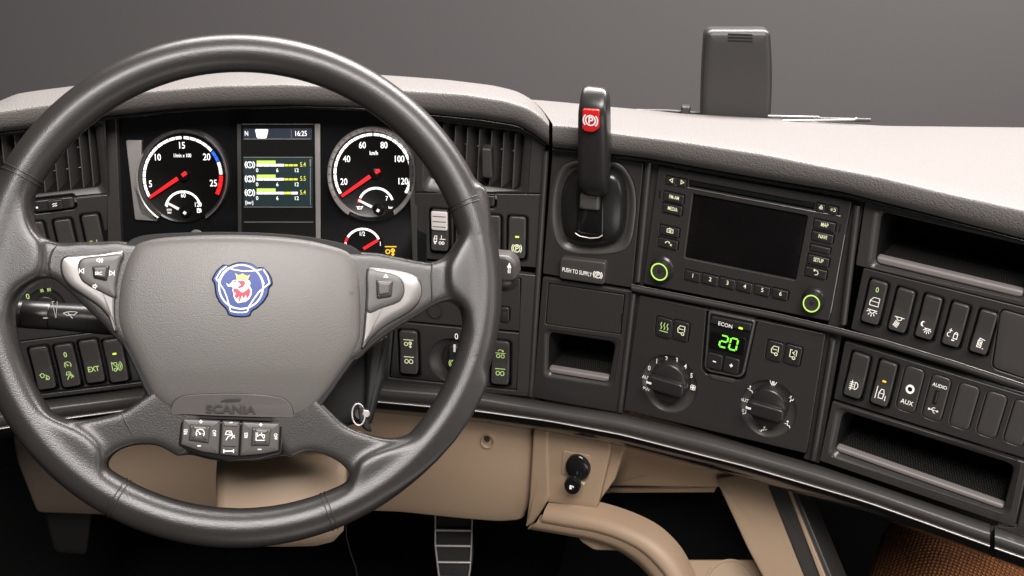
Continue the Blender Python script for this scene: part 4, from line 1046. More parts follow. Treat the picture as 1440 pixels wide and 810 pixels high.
for s, x, y in (('20', 483.6, 255.4), ('40', 487.4, 223.4), ('60', 509.6, 204), ('80', 540, 204), ('100', 562, 223.4), ('120', 567, 254.8)):
    text(fc, s, x, y, 8.8, M['dialw'], sp, .0003, name='numeral', sx=.8, bold=.006)
text(fc, 'km/h', 525.6, 215, 5.6, M['dialw'], sp, .0003, sx=.72, bold=.006)
needle(CXS, CYS, 481, 275.6, 521, 247.6, 5.5, 4, 'dialr', sp, .003)
needle(CXS, CYS, 528.5, 242.4, 534.6, 238.6, 5, 5, 'dialr', sp, .0045, 'needle_tip')
lathe('needle_hub', fc, *fc.uv(527.6, 244, .002), [(.0062, .0001), (.0058, .004), (.0045, .0044), (.0001, .0044)], M['screenblk'], sp, 32)
scale_arc('small_scale', 528.6, 289, 24.5, 24.5, 155, 18, 3.2, 'dialw', sp, .0002, 4, .6)
scale_arc('small_red_band', 528.6, 289, 24.5, 24.5, 172, 157, 3.6, 'dialr', sp, .0002)
text(fc, '7', 544, 279, 6.2, M['dialw'], sp, .0003, name='numeral', sx=.8); text(fc, 'bar', 549.4, 291.6, 3.6, M['dialw'], sp, .0003, sx=.9)
icon(fc, 'oil', 506, 292, 4.4, M['dialw'], sp, .0003, lw=1.2)
needle(CXS, CYS, 504.5, 281, 523.5, 290.6, 4, 3, 'needle_w', sp, .003); needle(CXS, CYS, 530.5, 294.6, 534, 296.4, 4, 4, 'needle_w', sp, .0042, 'needle_tip')
lathe('needle_hub', fc, *fc.uv(531.6, 294.6, .002), [(.0068, .0001), (.0060, .003), (.002, .0036), (.0001, .0036)], M['screenblk'], sp, 32)
# fuel gauge
fg = ell_ring('fuel_gauge', fc, 510, 347, [(29, 27, -.0036), (.5, .5, -.0036)], M['screenblk'], clu)
scale_arc('scale_band', 509.5, 346, 24.5, 23.5, 150, 22, 3.2, 'dialw', fg, -.0032, 4, .6)
scale_arc('red_band', 509.5, 346, 24.5, 23.5, 172, 152, 3.6, 'dialr', fg, -.0032)
for s, x, y in (('0', 486, 343.4), ('1/2', 509.6, 328.6), ('1', 534.8, 342.6)):
    text(fc, s, x, y, 5.8, M['dialw'], fg, -.0031, name='numeral', sx=.8)
needle(509, 346, 531.5, 337.6, 511, 350, 4.4, 4, 'dialr', fg, -.001)
icon(fc, 'axle', 549.5, 352.6, 7.6, mat('amber_symbol', (.3, .2, .02), .5, emit=(1, .62, .02), es=.9), clu, -.0036, lw=1.8, name='warning_symbol')
# display
dp = plate('display', fc, [Q(fc, [(334, 172), (450, 172), (450, 400), (334, 400)], 0, 2)], -.006, .0010, M['trim'], clu, .0008, label='central display with brake pressure bars')
plate('display_pillar', fc, [Q(fc, [(442.5, 174), (450, 174), (451, 360), (444.5, 360)], .002, 1)], 0, .0030, M['bezel'], dp, .0006)
plate('display_pillar', fc, [Q(fc, [(333, 174), (338.5, 174), (340, 360), (335, 360)], .002, 1)], 0, .0026, M['plastic'], dp, .0006)
plate('top_bar', fc, [Q(fc, [(342.5, 181), (438.5, 181), (438.5, 195), (342.5, 195)], .0012)], .0006, .0013, M['dispb'], dp, .0001)
plate('screen', fc, [Q(fc, [(342.5, 221), (439.5, 221), (439.5, 291), (343, 291)], .0012)], .0006, .0013, M['disp'], dp, .0001)
def hl(pts, wd, m, h=.0015, name='line'): return flat_print(name, fc, [ribbon([fc.uv(*p) for p in pts], wd * sum(fc.k(390, 250)) / 2)], M[m], dp, h)
for pts in ([(340, 174.5), (442, 174.5)], [(343, 195.4), (438, 195.4)], [(342.5, 221), (439.5, 221)], [(343.5, 291), (439.5, 291)], [(343.6, 312), (441, 312)]):
    hl(pts, .9, 'bezel', .0018)
text(fc, 'N', 346.6, 187.6, 6.6, M['dialw'], dp, .0015, sx=.75); text(fc, '16:25', 423.4, 187.6, 7, M['dialw'], dp, .0015, sx=.80)
plate('lit_cab_symbol', fc, [Q(fc, [(358.5, 181.6), (377.5, 181.6), (374.6, 194.6), (361.4, 194.6)], .0015, 2)], .001, .0017, M['dialw'], dp, .0001)
hl([(410, 182), (410, 194)], .6, 'bezel', .0016)
for i, (s, val, y) in enumerate((('1', '5.4', 231.8), ('2', '5.5', 251.6), ('P', '5.4', 271))):
    icon(fc, [circ(0, 0, .62), arc(0, 0, 1, 135, 225), arc(0, 0, 1, -45, 45)], 351.4, y, 6.6, M['dialw'], dp, .0015, lw=1.3)
    text(fc, s, 351.4, y, 5, M['dialw'], dp, .0016, sx=.8)
    def bar(x0, x1, y0, y1, m): plate('pressure_bar', fc, [Q(fc, [(x0, y0), (x1, y0), (x1, y1), (x0, y1)], .0014)], .001, .0016, M[m], dp, .00005)
    bar(361, 387.5, y - 6, y - 1.6, 'dispg')
    for q in range(4 if i < 2 else 6):
        bar(361 + q * 9.7, 370.1 + q * 9.7, y - 1.2, y + 2.2, 'dialw' if q != 4 else 'dispy')
    if i < 2:
        for q in range(3): bar(400 + q * 6.4, 405.6 + q * 6.4, y - .8, y + 2.0, 'dispy')
    for nn, xx in (('0', 361.6), ('6', 390), ('12', 417.4)): text(fc, nn, xx, y + 7.6, 5.2, M['dialw'], dp, .0015, sx=.9, name='numeral')
    text(fc, val, 426, y - .6, 6, M['dispy'], dp, .0015, sx=.78, name='numeral')
text(fc, '[bar]', 350.6, 285.4, 4.4, M['dialw'], dp, .0015, sx=.9)
bar(435.6, 437.4, 224, 234, 'bezel'); bar(436, 437, 236, 288, 'bezel')
plate('lower_tell_tale', fc, [disc(fc, 275, 333, 9.5)[0]], -.004, -.003, M['bezel'], clu, .0003)

# ================================================================== steering wheel
fw = Face(CAM + ray(352, 410) * 1.0, 0, 0, n=(-FW + UP * .085 + RT * .22))
fw.U = (RT - fw.n * RT.dot(fw.n)).normalized(); fw.V = fw.n.cross(fw.U).normalized()      # the wheel stands straight ahead
wheel = thing('steering_wheel', 'large grey leather steering wheel with four spokes and blue shield emblem', 'steering wheel', fw.P(352, 410))
RX, RY, WCX, WCY, r0 = 346.0, 334.0, 334.0, 408.5, .0180
def rim_pt(a, h=0):
    return fw.uv(WCX + RX * math.cos(R(a)), WCY - RY * math.sin(R(a)))
def rim_frame(a):
    u, v = rim_pt(a); u2, v2 = rim_pt(a + .5); u1, v1 = rim_pt(a - .5)
    t = Vector((u2 - u1, v2 - v1)).normalized(); n = Vector((t.y, -t.x))
    return (u, v), n
def raw_mesh(vs, fs):
    me = bpy.data.meshes.new('raw'); me.from_pydata([tuple(v) for v in vs], [], fs); return me
def prism(outline_px, h0, h1, hh=None):
    hm = h1 - .004
    o = ccw([fw.uv(x, y, hm) for x, y in outline_px]); m = len(o)
    vs = [(p[0], p[1], h0) for p in o] + [(p[0], p[1], h1) for p in o]
    fs = [tuple(range(m))[::-1], tuple(range(m, 2 * m))] + [(i, (i + 1) % m, m + (i + 1) % m, m + i) for i in range(m)]
    return vs, fs
VS = []; FS = []
def add(vs, fs):
    b = len(VS); VS.extend(vs); FS.extend([tuple(b + i for i in q) for q in fs])
n1, n2 = 160, 24
vs = []; fs = []
for i in range(n1):
    (u, v), n = rim_frame(360 * i / n1)
    for k in range(n2):
        a = 2 * math.pi * k / n2
        vs.append((u + n.x * r0 * math.cos(a), v + n.y * r0 * math.cos(a), r0 * .95 * math.sin(a)))
for i in range(n1):
    for k in range(n2):
        j, l = (i + 1) % n1, (k + 1) % n2
        fs.append((i * n2 + k, i * n2 + l, j * n2 + l, j * n2 + k))
add(vs, fs)
up_l = [(-8, 255), (42, 255), (43, 285), (43, 302), (49, 320), (62, 333), (80, 340.5), (110, 340), (145, 339), (180, 340), (215, 360), (220, 480), (190, 500), (164, 478), (140, 452), (114, 427), (92, 406), (72, 391), (50, 396), (31, 408), (20, 425), (15, 450), (-16, 460), (-20, 330)]
up_r = [(676, 256), (656, 268), (654, 300), (648, 328), (634, 352), (616, 366), (597, 368), (560, 361), (515, 354), (470, 368), (470, 500), (500, 508), (520, 490), (552, 466), (585, 446), (607, 432), (626, 424), (642, 426), (652, 440), (656, 476), (672, 480), (692, 440), (690, 300)]
lo_l = [(16, 505), (36, 535), (51, 562), (67, 578), (88, 589), (111, 591.5), (147, 585), (176, 576), (206, 555), (250, 530), (290, 560), (262, 640), (226, 628), (206, 625.5), (188, 626.5), (168, 633), (153, 645), (149, 658), (156, 675), (178, 690), (198, 702), (186, 722), (118, 696), (40, 630), (4, 545)]
lo_r = [(672, 520), (648, 540), (624, 573), (600, 598), (575, 612), (550, 617), (520, 611), (486, 598), (458, 572), (420, 540), (370, 560), (400, 640), (428, 636), (450, 638), (470, 646), (485, 657), (492, 670), (487, 682), (470, 694), (450, 703), (462, 724), (560, 694), (640, 620), (686, 540)]
for p, a, b in ((up_l, -.016, .0085), (up_r, -.016, .0085), (lo_l, -.016, .0085), (lo_r, -.016, .0085)): add(*prism(smooth_px(p, 3), a, b))
r_up_l = [(-8, 262), (30, 262), (36, 285), (38, 302), (44, 322), (56, 338), (60, 360), (56, 385), (42, 396), (24, 408), (14, 425), (8, 450), (-16, 460), (-20, 330)]
r_up_r = [(680, 262), (664, 272), (660, 302), (654, 330), (640, 356), (630, 380), (634, 410), (648, 426), (658, 442), (662, 474), (680, 480), (692, 440), (690, 300)]
r_lo_l = [(16, 505), (34, 540), (51, 568), (70, 585), (96, 598), (122, 612), (140, 632), (141, 660), (150, 682), (172, 698), (160, 715), (110, 692), (40, 630), (4, 545)]
r_lo_r = [(674, 520), (652, 544), (628, 578), (600, 606), (566, 624), (530, 636), (506, 650), (498, 672), (490, 688), (472, 702), (480, 718), (560, 690), (640, 620), (686, 540)]
for p in (r_up_l, r_up_r, r_lo_l, r_lo_r): add(*prism(smooth_px(p, 3), -.014, .0145))
hubp = [(196, 345), (300, 338), (400, 340), (492, 354), (508, 500), (450, 568), (400, 600), (402, 640), (360, 648), (300, 648), (254, 636), (252, 596), (208, 562), (178, 490), (168, 420)]
add(*prism(hubp, -.030, .000))
me = raw_mesh(VS, FS)
tmp = bpy.data.objects.new('tmp', me); COL.objects.link(tmp)
md = tmp.modifiers.new('r', 'REMESH'); md.mode = 'VOXEL'; md.voxel_size = .0017
ms = tmp.modifiers.new('s', 'SMOOTH'); ms.factor = .5; ms.iterations = 48
dg = bpy.context.evaluated_depsgraph_get()
me2 = bpy.data.meshes.new_from_object(tmp.evaluated_get(dg))
bpy.data.objects.remove(tmp)
# restore the round rim where no spoke joins it
n_ = len(me2.vertices); co = np.empty(n_ * 3); me2.vertices.foreach_get('co', co); co = co.reshape(-1, 3)
wv = np.array([tuple(fw.o)]) + co[:, :1] * np.array([tuple(fw.U)]) + co[:, 1:2] * np.array([tuple(fw.V)]) + co[:, 2:3] * np.array([tuple(fw.n)])
c = np.array(tuple(fw.o)); me2.vertices.foreach_set('co', (wv - c).ravel())
me2.polygons.foreach_set('use_smooth', [True] * len(me2.polygons)); me2.materials.clear(); me2.update()
me2.name = 'rim_and_spokes'
link('rim_and_spokes', me2, M['leather'], wheel, c)
# seams across the rim and spokes
def rim_seam(a, rr=r0 + .00015, dbl=True):
    for da in ((-.0, ) if not dbl else (-.55, .55)):
        (u, v), n = rim_frame(a + da)
        pts = [fw.W(u + n.x * rr * math.cos(q) , v + n.y * rr * math.cos(q), rr * .95 * math.sin(q)) for q in [2 * math.pi * k / 40 for k in range(40)]]
        tube('seam', pts, .00055, M['seam'], wheel, n=6, closed=True)
for a in (151, 21.5, 240.8, 291.8): rim_seam(a)
def spoke_seam(p, dbl=True):
    tube('seam', [fw.P(x, y, h) for x, y, h in p], .0009, M['seam'], wheel, n=6)
SZ = .0088
spoke_seam([(82, 344, SZ - .002), (74, 352, SZ), (70, 362, SZ + .001), (69, 374, SZ + .001), (71, 386, SZ)])
spoke_seam([(608, 371, SZ - .001), (607, 385, SZ + .001), (607.5, 410, SZ + .001), (608.5, 424, SZ)])
spoke_seam([(171, 581, SZ - .0015), (178, 596, SZ), (187, 612, SZ - .001)])
spoke_seam([(480, 605, SZ - .0015), (468, 618, SZ), (458, 630, SZ - .001)])
# airbag cover
AB = smooth_px([(183, 340), (200, 333.5), (219, 331), (262, 328.8), (307, 328), (353, 328.6), (399, 331), (440, 335.6), (471, 341.6), (492, 347), (504, 354.5), (511, 364), (513, 380), (513.5, 415), (513, 452), (511, 478), (502, 498), (483, 524), (466, 549), (451, 569), (438, 582), (420, 590), (403, 592.5), (360, 590.6), (310, 588.6), (261, 586.6), (243, 583), (227, 574), (214, 562), (206, 549), (197, 529), (184, 502), (170, 474), (162.6, 452), (161.5, 425), (163.5, 396), (168, 374), (174, 356)], 3)
hb = .006
abu = ccw([fw.uv(x, y, hb) for x, y in AB]); ac = fw.uv(338, 452, hb)
def abh(du, dv):
    return .0205 - (du * du * .75 + dv * dv * 1.0) - .05 * max(0, -dv - .045)
def side_roll(p, s): return 0
PROF = [(1.0, -.034), (1.0, -.020), (.996, -.0125), (.985, -.0075), (.968, -.0040), (.945, -.0018), (.915, -.0006), (.87, 0)]
def ab_s(u, v):
    """how far out towards the pad's edge a point lies, 0 middle to 1 edge"""
    dx, dy = u - ac[0], v - ac[1]; L = math.hypot(dx, dy)
    if L < 1e-6: return 0
    dx /= L; dy /= L; m = len(abu)
    for i in range(m):
        ax, ay = abu[i - 1][0] - ac[0], abu[i - 1][1] - ac[1]; bx, by = abu[i][0] - ac[0], abu[i][1] - ac[1]
        c1 = dx * ay - dy * ax; c2 = dx * by - dy * bx
        if c1 * c2 <= 0 and c1 != c2:
            t = c1 / (c1 - c2); x, y = ax + (bx - ax) * t, ay + (by - ay) * t
            if x * dx + y * dy > 0: return L / (x * dx + y * dy)
    return 1
def abz(u, v):
    s = ab_s(u, v)
    return abh(u - ac[0], v - ac[1]) + float(np.interp(s, [.87, .915, .945, .968, .985, .996, 1.0], [0, -.0006, -.0018, -.0040, -.0075, -.0125, -.020]))
def airbag():
    o = abu; m = len(o); rings = []
    def pt(p, s): return (ac[0] + (p[0] - ac[0]) * s, ac[1] + (p[1] - ac[1]) * s)
    prof = PROF + [(.87 * (1 - k / 16), 0) for k in range(1, 16)]
    for s, dh in prof:
        rings.append([(pt(p, s), dh) for p in o])
    vs = [fw.W(p[0], p[1], abh(p[0] - ac[0], p[1] - ac[1]) + dh) for rg in rings for p, dh in rg]; fs = []
    for a in range(len(rings) - 1):
        for i in range(m): fs.append((a * m + i, a * m + (i + 1) % m, (a + 1) * m + (i + 1) % m, (a + 1) * m + i))
    vs.append(fw.W(ac[0], ac[1], abh(0, 0))); t_ = len(vs) - 1; b = (len(rings) - 1) * m
    for i in range(m): fs.append((b + i, b + (i + 1) % m, t_))
    return mk('airbag_cover', vs, fs, M['cover'], wheel, 80, label='large pale grey centre pad')
ab = airbag()
plate('shadow_gap', fw, [grow(rpoly(abu, .001, 2), .0012)], -.020, .0078, M['well'], wheel, .0012)
def on_ab(x, y, e=0):
    h = .006
    for _ in range(4):
        u, v = fw.uv(x, y, h); h = abz(u, v) + e
    return fw.P(x, y, h), h
# recessed name field
nf = smooth_px([(241, 583), (243, 568), (252, 559.5), (270, 555.4), (330, 553.6), (385, 557.6), (402, 562.5), (410, 572), (412, 586), (400, 587.5), (330, 585.6), (262, 583)], 4)
_, hn = on_ab(325, 570)
nu = ccw([fw.uv(x, y, hn) for x, y in nf])
cn = (sum(p[0] for p in nu) / len(nu), sum(p[1] for p in nu) / len(nu))
h1_, h0_, h2_ = abz(cn[0], cn[1] + .013), abz(cn[0], cn[1]), abz(cn[0], cn[1] - .008)
nhf = lambda a, b: max(h0_ + (h1_ - h2_) / .021 * b - .75 * a * a, abz(cn[0] + a, cn[1] + b)) + .0005
lo = [p for p in nu]
pill('name_field', fw, nu, .0, .0003, M['coverfield'], ab, .0004, hf=nhf, c=cn, nr=14)
M['emboss'] = mat('embossed_lettering', (.045, .040, .037), .5)
tube('field_groove', [fw.W(p[0], p[1], abz(p[0], p[1])) for p in grow(nu, .0002)], .0005, M['seam'], ab, n=6, closed=True)
text(fw, 'SCANIA', 325, 575.8, 10.5, M['emboss'], ab, .0018, hf=nhf, c=cn, h_at=hn, sx=1.25, bold=.03, rot=-1.5)
icon(fw, [[(-1, -.5), (-.5, .5), (1, .7)], [(-.6, -.6), (.9, 0)]], 325, 563, 14, M['emboss'], ab, .0018, hf=nhf, c=cn, lw=1.6, sy=2.5, h_at=hn)
for x, y in ((188, 393), (493, 411)):
    pp, hh = on_ab(x, y)
    plate('tiny_mark', fw, [rect(fw, x, y, 9, 2.6, 1, h=hh)], hh - .001, hh + .0003, M['coverflat'], ab, .0001)
# emblem
_, he = on_ab(340.5, 407)
ku, kv = fw.k(340.5, 407, he); eu, ev = fw.uv(340.5, 406.5, he)
def em(x, y):      # zoomed sketch units (9 per photo pixel) to the face
    return (eu + (x - 454) / 9 * ku, ev - (y - 418) / 9 * kv)
outl = [(215, 112), (280, 130), (340, 100), (400, 85), (500, 82), (570, 100), (640, 145), (715, 138), (770, 190), (820, 270), (835, 350), (790, 390), (780, 480), (730, 570), (650, 650), (575, 695), (560, 755), (480, 772), (370, 768), (285, 745), (265, 680), (180, 600), (125, 500), (105, 350), (70, 300), (130, 190)]
outl = [em(x + 3, y) for x, y in outl]
eb = plate('emblem', fw, [grow(rpoly(outl, .0016, 3), .0006)], he - .003, he + .0012, M['trim'], wheel, .0006, label='blue shield emblem with red crowned griffin head')
plate('emblem_face', fw, [inset(rpoly(outl, .0016, 3), .0006)], he, he + .0018, M['blue'], eb, .0003)
hE = he + .0019
wl = []
kk = ku / 9
def emline(pts, wd=17): return ribbon([em(*p) for p in pts], wd * kk)
def eimg(cx, cy, r_, a0, a1, n=30): return [(x, y) for x, y in [(cx + r_ * math.cos(R(a0 + (a1 - a0) * i / n)), cy - r_ * math.sin(R(a0 + (a1 - a0) * i / n))) for i in range(n + 1)]]
ln = [emline(eimg(442, 392, 277, 0, 360, 60), 20),
      emline([(250, 135), (180, 195), (125, 295), (165, 345), (230, 440), (270, 540), (300, 640), (315, 700)], 15),
      emline([(270, 155), (340, 175), (450, 192), (560, 188), (640, 180), (700, 165)], 15),
      emline([(720, 170), (775, 250), (800, 340), (745, 385), (670, 450), (600, 550), (545, 640), (525, 705)], 17),
      emline([(315, 700), (400, 715), (470, 715), (525, 705)], 15), emline([(330, 655), (430, 668), (530, 655)], 12), emline([(150, 320), (210, 215), (270, 160)], 12), emline([(640, 190), (700, 270), (735, 350)], 12)]
flat_print('white_rings', fw, ln, M['emwhite'], eb, hE)
def fill(pts): return ([em(*p) for p in pts], [tuple(range(len(pts)))])
hd = [(250, 345), (285, 368), (315, 345), (330, 318), (370, 305), (430, 300), (500, 305), (545, 310), (560, 345), (550, 375), (578, 430), (575, 490), (545, 545), (500, 580), (440, 590), (405, 600), (375, 570), (350, 520), (345, 470), (330, 440), (340, 405), (310, 390), (275, 392)]
flat_print('griffin_outline', fw, [fill(hd)], M['emwhite'], eb, hE + .0003)
red = [fill([(330, 325), (375, 318), (380, 335), (350, 335)]), fill([(390, 320), (480, 315), (495, 350), (460, 400), (400, 410), (410, 385), (440, 370), (420, 345)]), fill([(345, 410), (400, 420), (420, 440), (460, 465), (515, 430), (540, 400), (560, 440), (550, 500), (520, 540), (500, 490), (480, 545), (455, 500), (430, 575), (415, 575), (420, 510), (385, 545), (360, 510), (380, 470), (345, 460)])]
flat_print('griffin_red', fw, red, M['emred'], eb, hE + .0005)
flat_print('crown', fw, [fill([(385, 305), (375, 255), (360, 220), (400, 245), (430, 240), (455, 222), (480, 240), (515, 255), (552, 235), (535, 275), (525, 305), (455, 292)])], M['emgold'], eb, hE + .0006)
# hub spoke trims
hs = .0125
sl = smooth_px([(84, 374), (86, 364), (93, 359.5), (106, 358.5), (140, 355.5), (173, 352.5), (166, 378), (162, 405), (161, 440), (164, 468), (153, 448), (138, 431), (118, 417), (98, 403), (87, 389)], 4)
pill('silver_trim', fw, [fw.uv(x, y, hs) for x, y in sl], -.008, hs, M['silver'], wheel, .0022, nr=3, c=fw.uv(140, 398, hs), label='left satin silver wing trim')
pl = smooth_px([(109, 379), (111, 367), (120, 361.5), (145, 359), (172, 357), (168, 372), (162.5, 400), (161, 418.5), (139, 409.5), (119, 398.5), (112, 390)], 4)
pod = pill('button_pod', fw, [fw.uv(x, y, hs + .002) for x, y in pl], 0, hs + .002, M['coverflat'], wheel, .002, nr=3, label='left audio button pod marked SRC')
pill('centre_button', fw, Q(fw, [(129, 374), (154, 372.5), (150, 395), (131, 391)], hs + .004, 2.5), hs, hs + .0045, M['button'], pod, .0018)
pill('centre_button_top', fw, Q(fw, [(131.5, 376.5), (151, 375), (148, 391.5), (133, 388.5)], hs + .0055, 2), hs + .003, hs + .0056, M['frame'], pod, .001)
text(fw, 'SRC', 138.6, 384.4, 4.4, M['printw'], pod, hs + .0058, h_at=hs + .0058, sx=.85)
for s, x, y in (('vol_up', 140.4, 366), ('vol_dn', 133.6, 402.6), ('prev', 115, 381), ('next', 157, 384)):
    icon(fw, s, x, y, 4.2, M['printw'], pod, hs + .0023, h_at=hs + .0023, lw=1.0)
sr = smooth_px([(517, 377), (536, 376.8), (557, 379.5), (576, 384), (589, 391.5), (594, 404), (592, 419), (586, 430), (573, 440), (556, 449.5), (538, 461), (522, 476), (508.5, 491), (511, 468), (514, 430), (515.5, 395)], 4)
pill('silver_trim', fw, [fw.uv(x, y, hs) for x, y in sr], -.008, hs, M['silver'], wheel, .0022, nr=3, c=fw.uv(545, 420, hs), label='right satin silver wing trim')
pr = smooth_px([(517, 379.5), (536, 381), (555, 385), (566, 393), (569.5, 408), (565, 421), (556, 427), (538, 433), (517, 439.5), (516, 410)], 4)
pod = pill('button_pod', fw, [fw.uv(x, y, hs + .002) for x, y in pr], 0, hs + .002, M['coverflat'], wheel, .002, nr=3, label='right button pod with raised square button')
pill('centre_button', fw, Q(fw, [(529, 393), (553, 394.5), (551, 417), (530, 420)], hs + .004, 3), hs, hs + .0045, M['button'], pod, .0015)
pill('centre_button_top', fw, Q(fw, [(532, 396.5), (549.5, 398), (548, 413), (532.5, 415.5)], hs + .0055, 2), hs + .003, hs + .0056, M['frame'], pod, .001)
icon(fw, 'up', 542.6, 388, 3.6, M['printw'], pod, hs + .0023, h_at=hs + .0023, lw=1)
icon(fw, [[(-.6, .4), (0, -.5), (.6, .4)]], 541.6, 427, 3, M['blank'], pod, hs + .0023, h_at=hs + .0023, lw=1)
# lower button bank
bf = Q(fw, [(252, 588), (399.5, 595.8), (396.5, 638), (362, 646.5), (318, 649), (284, 641), (248, 628)], .004, 4)
bk = plate('button_bank', fw, [bf], -.016, .0085, M['trim'], wheel, .002, label='bank of cruise control buttons under the centre pad')
def podq(pts, inner, labels, icn, isz, ic, m='coverflat'):
    h = .0115
    b = pill('bank_button', fw, Q(fw, pts, h, 2), .002, h, M[m], bk, .0016, nr=3)
    if inner:
        c = pill('square_button', fw, Q(fw, inner, h + .0025, 1.5), h - .001, h + .0028, M['coverflat'], bk, .0025, nr=3); hh = h + .0030
    else: hh = h + .0002
    icon(fw, icn, ic[0], ic[1], isz, M['printw'], bk, hh, h_at=hh, lw=1.1)
    for s, x, y, rot, c_ in labels:
        if s in ICON: icon(fw, s, x, y, c_, M['printw'], bk, h + .0002, h_at=h, lw=1.5)
        else: text(fw, s, x, y, c_, M['printw'], bk, h + .0002, h_at=h, rot=rot, sx=.75)
podq([(257, 588.5), (310, 591.2), (307.5, 639), (285, 636), (254, 625.5)], [(267, 596.6), (296, 598.3), (293.5, 623.5), (265, 619.5)],
     [('plus', 282.6, 592.9, 0, 3.4), ('minus', 280, 627, 0, 3.6), ('RES', 261, 607, 90, 4.6), ('OFF', 301.3, 609, -90, 4.6)], 'speed', 6.4, (281.5, 609.4))
podq([(312, 591.3), (337.8, 592.6), (335, 641.5), (309.5, 639.4)], None, [('dash', 325, 594.2, 0, 3.4), ('barbell', 321.6, 634.3, 0, 7)], 'dist', 7.4, (323.4, 612.5))
tube('groove', [fw.P(315, 598.6, .0116), fw.P(333, 599.6, .0116)], .0004, M['well'], bk, n=6); tube('groove', [fw.P(313, 627, .0116), fw.P(332, 628, .0116)], .0004, M['well'], bk, n=6)
podq([(340, 592.8), (393.5, 595), (391.5, 634), (370, 638.5), (337.5, 641.4)], [(355, 600.5), (381.5, 602.6), (379, 627), (352.5, 627)],
     [('plus', 366.8, 597.2, 0, 3.2), ('minus', 365, 632, 0, 3.6), ('RES', 346, 612, 90, 4.6), ('OFF', 387.6, 614, -90, 4.6)], 'retard', 6.4, (366.4, 613.6))

# ------------------------------------------------------------------ column, stalks, key
col = thing('steering_column', 'black steering column shroud behind the wheel with beige lower cover', 'steering column', fw.P(370, 520, -.15))
pill('column_shroud', fw, dense(Q(fw, [(214, 400), (549, 395), (552, 470), (543, 520), (520, 590), (470, 606), (260, 604), (205, 560)], -.07, 22), .01), -.33, -.07, M['well'], col, .010, nr=3)
pill('wheel_boss', fw, dense(Q(fw, [(236, 400), (470, 400), (470, 560), (236, 560)], -.05, 30), .01), -.10, -.028, M['button'], col, .006, nr=2)
pill('shroud_block', fw, Q(fw, [(520, 480), (546, 470), (541, 535), (524, 596), (512, 600)], -.05, 3), -.2, -.055, M['well'], col, .004)
# pale lower cover: a rounded box under the column
rows = []
for px_l, px_r, y, h in ((306, 488, 640, -.115), (304, 488, 654, -.098), (303, 488, 672, -.092), (303, 487, 715, -.092), (308, 484, 748, -.096), (322, 470, 763, -.104), (345, 450, 768, -.12)):
    A_, B_ = fw.P(px_l, y, h), fw.P(px_r, y, h); d = fw.n * .24
    rr = .010; e = (B_ - A_).normalized()
    rows.append([A_ - d, A_ - fw.n * rr, A_ - fw.n * rr * .3 + e * rr * .3, A_ + e * rr, A_.lerp(B_, .5) + fw.n * .004, B_ - e * rr, B_ - fw.n * rr * .3 - e * rr * .3, B_ - fw.n * rr, B_ - d])
rows = [[p - fw.n * .02 for p in rows[0][:1]] + rows[0][1:]] + rows[1:]
top = [p - fw.n * .20 for p in rows[0]]
loft('lower_cover', [top] + rows, M['beigedark'], col, smooth=80)
# left stalk
fk = Face(fw.P(90, 440, -.07), -6, 14)
st = thing('wiper_stalk', 'thick black wiper stalk pointing left behind the wheel', 'control stalk', fk.P(150, 445))
A_, B_ = fk.P(8, 441.5), fk.P(215, 452)
def stalk(name, pts, m, par, ry=.9): 
    return tube(name, [p for p, r_ in pts], [r_ for p, r_ in pts], M[m], par, n=28, smooth=40)
k = sum(fk.k(90, 440)) / 2
def sp_(x, y): return fk.P(x, y, 0)
stalk('stalk_arm', [(sp_(73, 444.5), 18.8 * k), (sp_(110, 447), 20 * k), (sp_(150, 450), 21 * k), (sp_(230, 456), 20 * k)], 'button', st)
stalk('stalk_ring', [(sp_(34, 442), 18.8 * k), (sp_(35, 442), 19.6 * k), (sp_(71, 444.2), 19.8 * k), (sp_(72, 444.3), 18.8 * k)], 'button', st)
stalk('end_cap', [(sp_(12, 440.6), 14 * k), (sp_(14, 440.7), 18.6 * k), (sp_(32, 441.8), 19.4 * k), (sp_(33, 441.9), 18.6 * k)], 'button', st)
hS = 19.6 * k
fs_ = Face(fk.W(0, 0, 0), -6, 14)
icon(fs_, 'wiper', 100, 441.5, 9.4, M['printw'], st, hS + .0012, h_at=hS, lw=1.2, sy=6)
icon(fs_, [[(-.7, 1), (-.35, -1), (.7, 1)], [(-.7, 1), (-.1, 1)]], 79, 435, 5.4, M['printw'], st, hS + .0008, h_at=hS, lw=1.0, sy=11.5)
icon(fs_, 'minus', 64, 447, 4.6, M['printw'], st, hS + .0004, h_at=hS, lw=1.2)
plate('dot', fs_, [disc(fs_, 16, 440, 1.6, hS)[0]], hS - .001, hS + .0008, M['printw'], st, .0001)
# right stalk
f2 = Face(fw.P(700, 385, -.075), 10, 14)
st = thing('gear_stalk', 'short black stalk with lit symbol peeping out right of the wheel rim', 'control stalk', f2.P(700, 385))
k2 = sum(f2.k(710, 385)) / 2
stalk('stalk_arm', [(f2.P(600, 395), 16 * k2), (f2.P(690, 388), 20 * k2), (f2.P(712, 388), 22 * k2), (f2.P(722, 388), 19 * k2), (f2.P(727, 388), 12 * k2)], 'button', st)
pill('stalk_paddle', f2, dense(Q(f2, [(690, 358), (716, 360), (726, 371), (728, 390), (722, 396), (690, 397)], .016, 5), .004), -.005, .018, M['housing'], st, .004)
icon(f2, 'heart_arrow', 716, 377, 5, M['printw'], st, .0184, h_at=.0184, lw=1.2, sy=7.5)
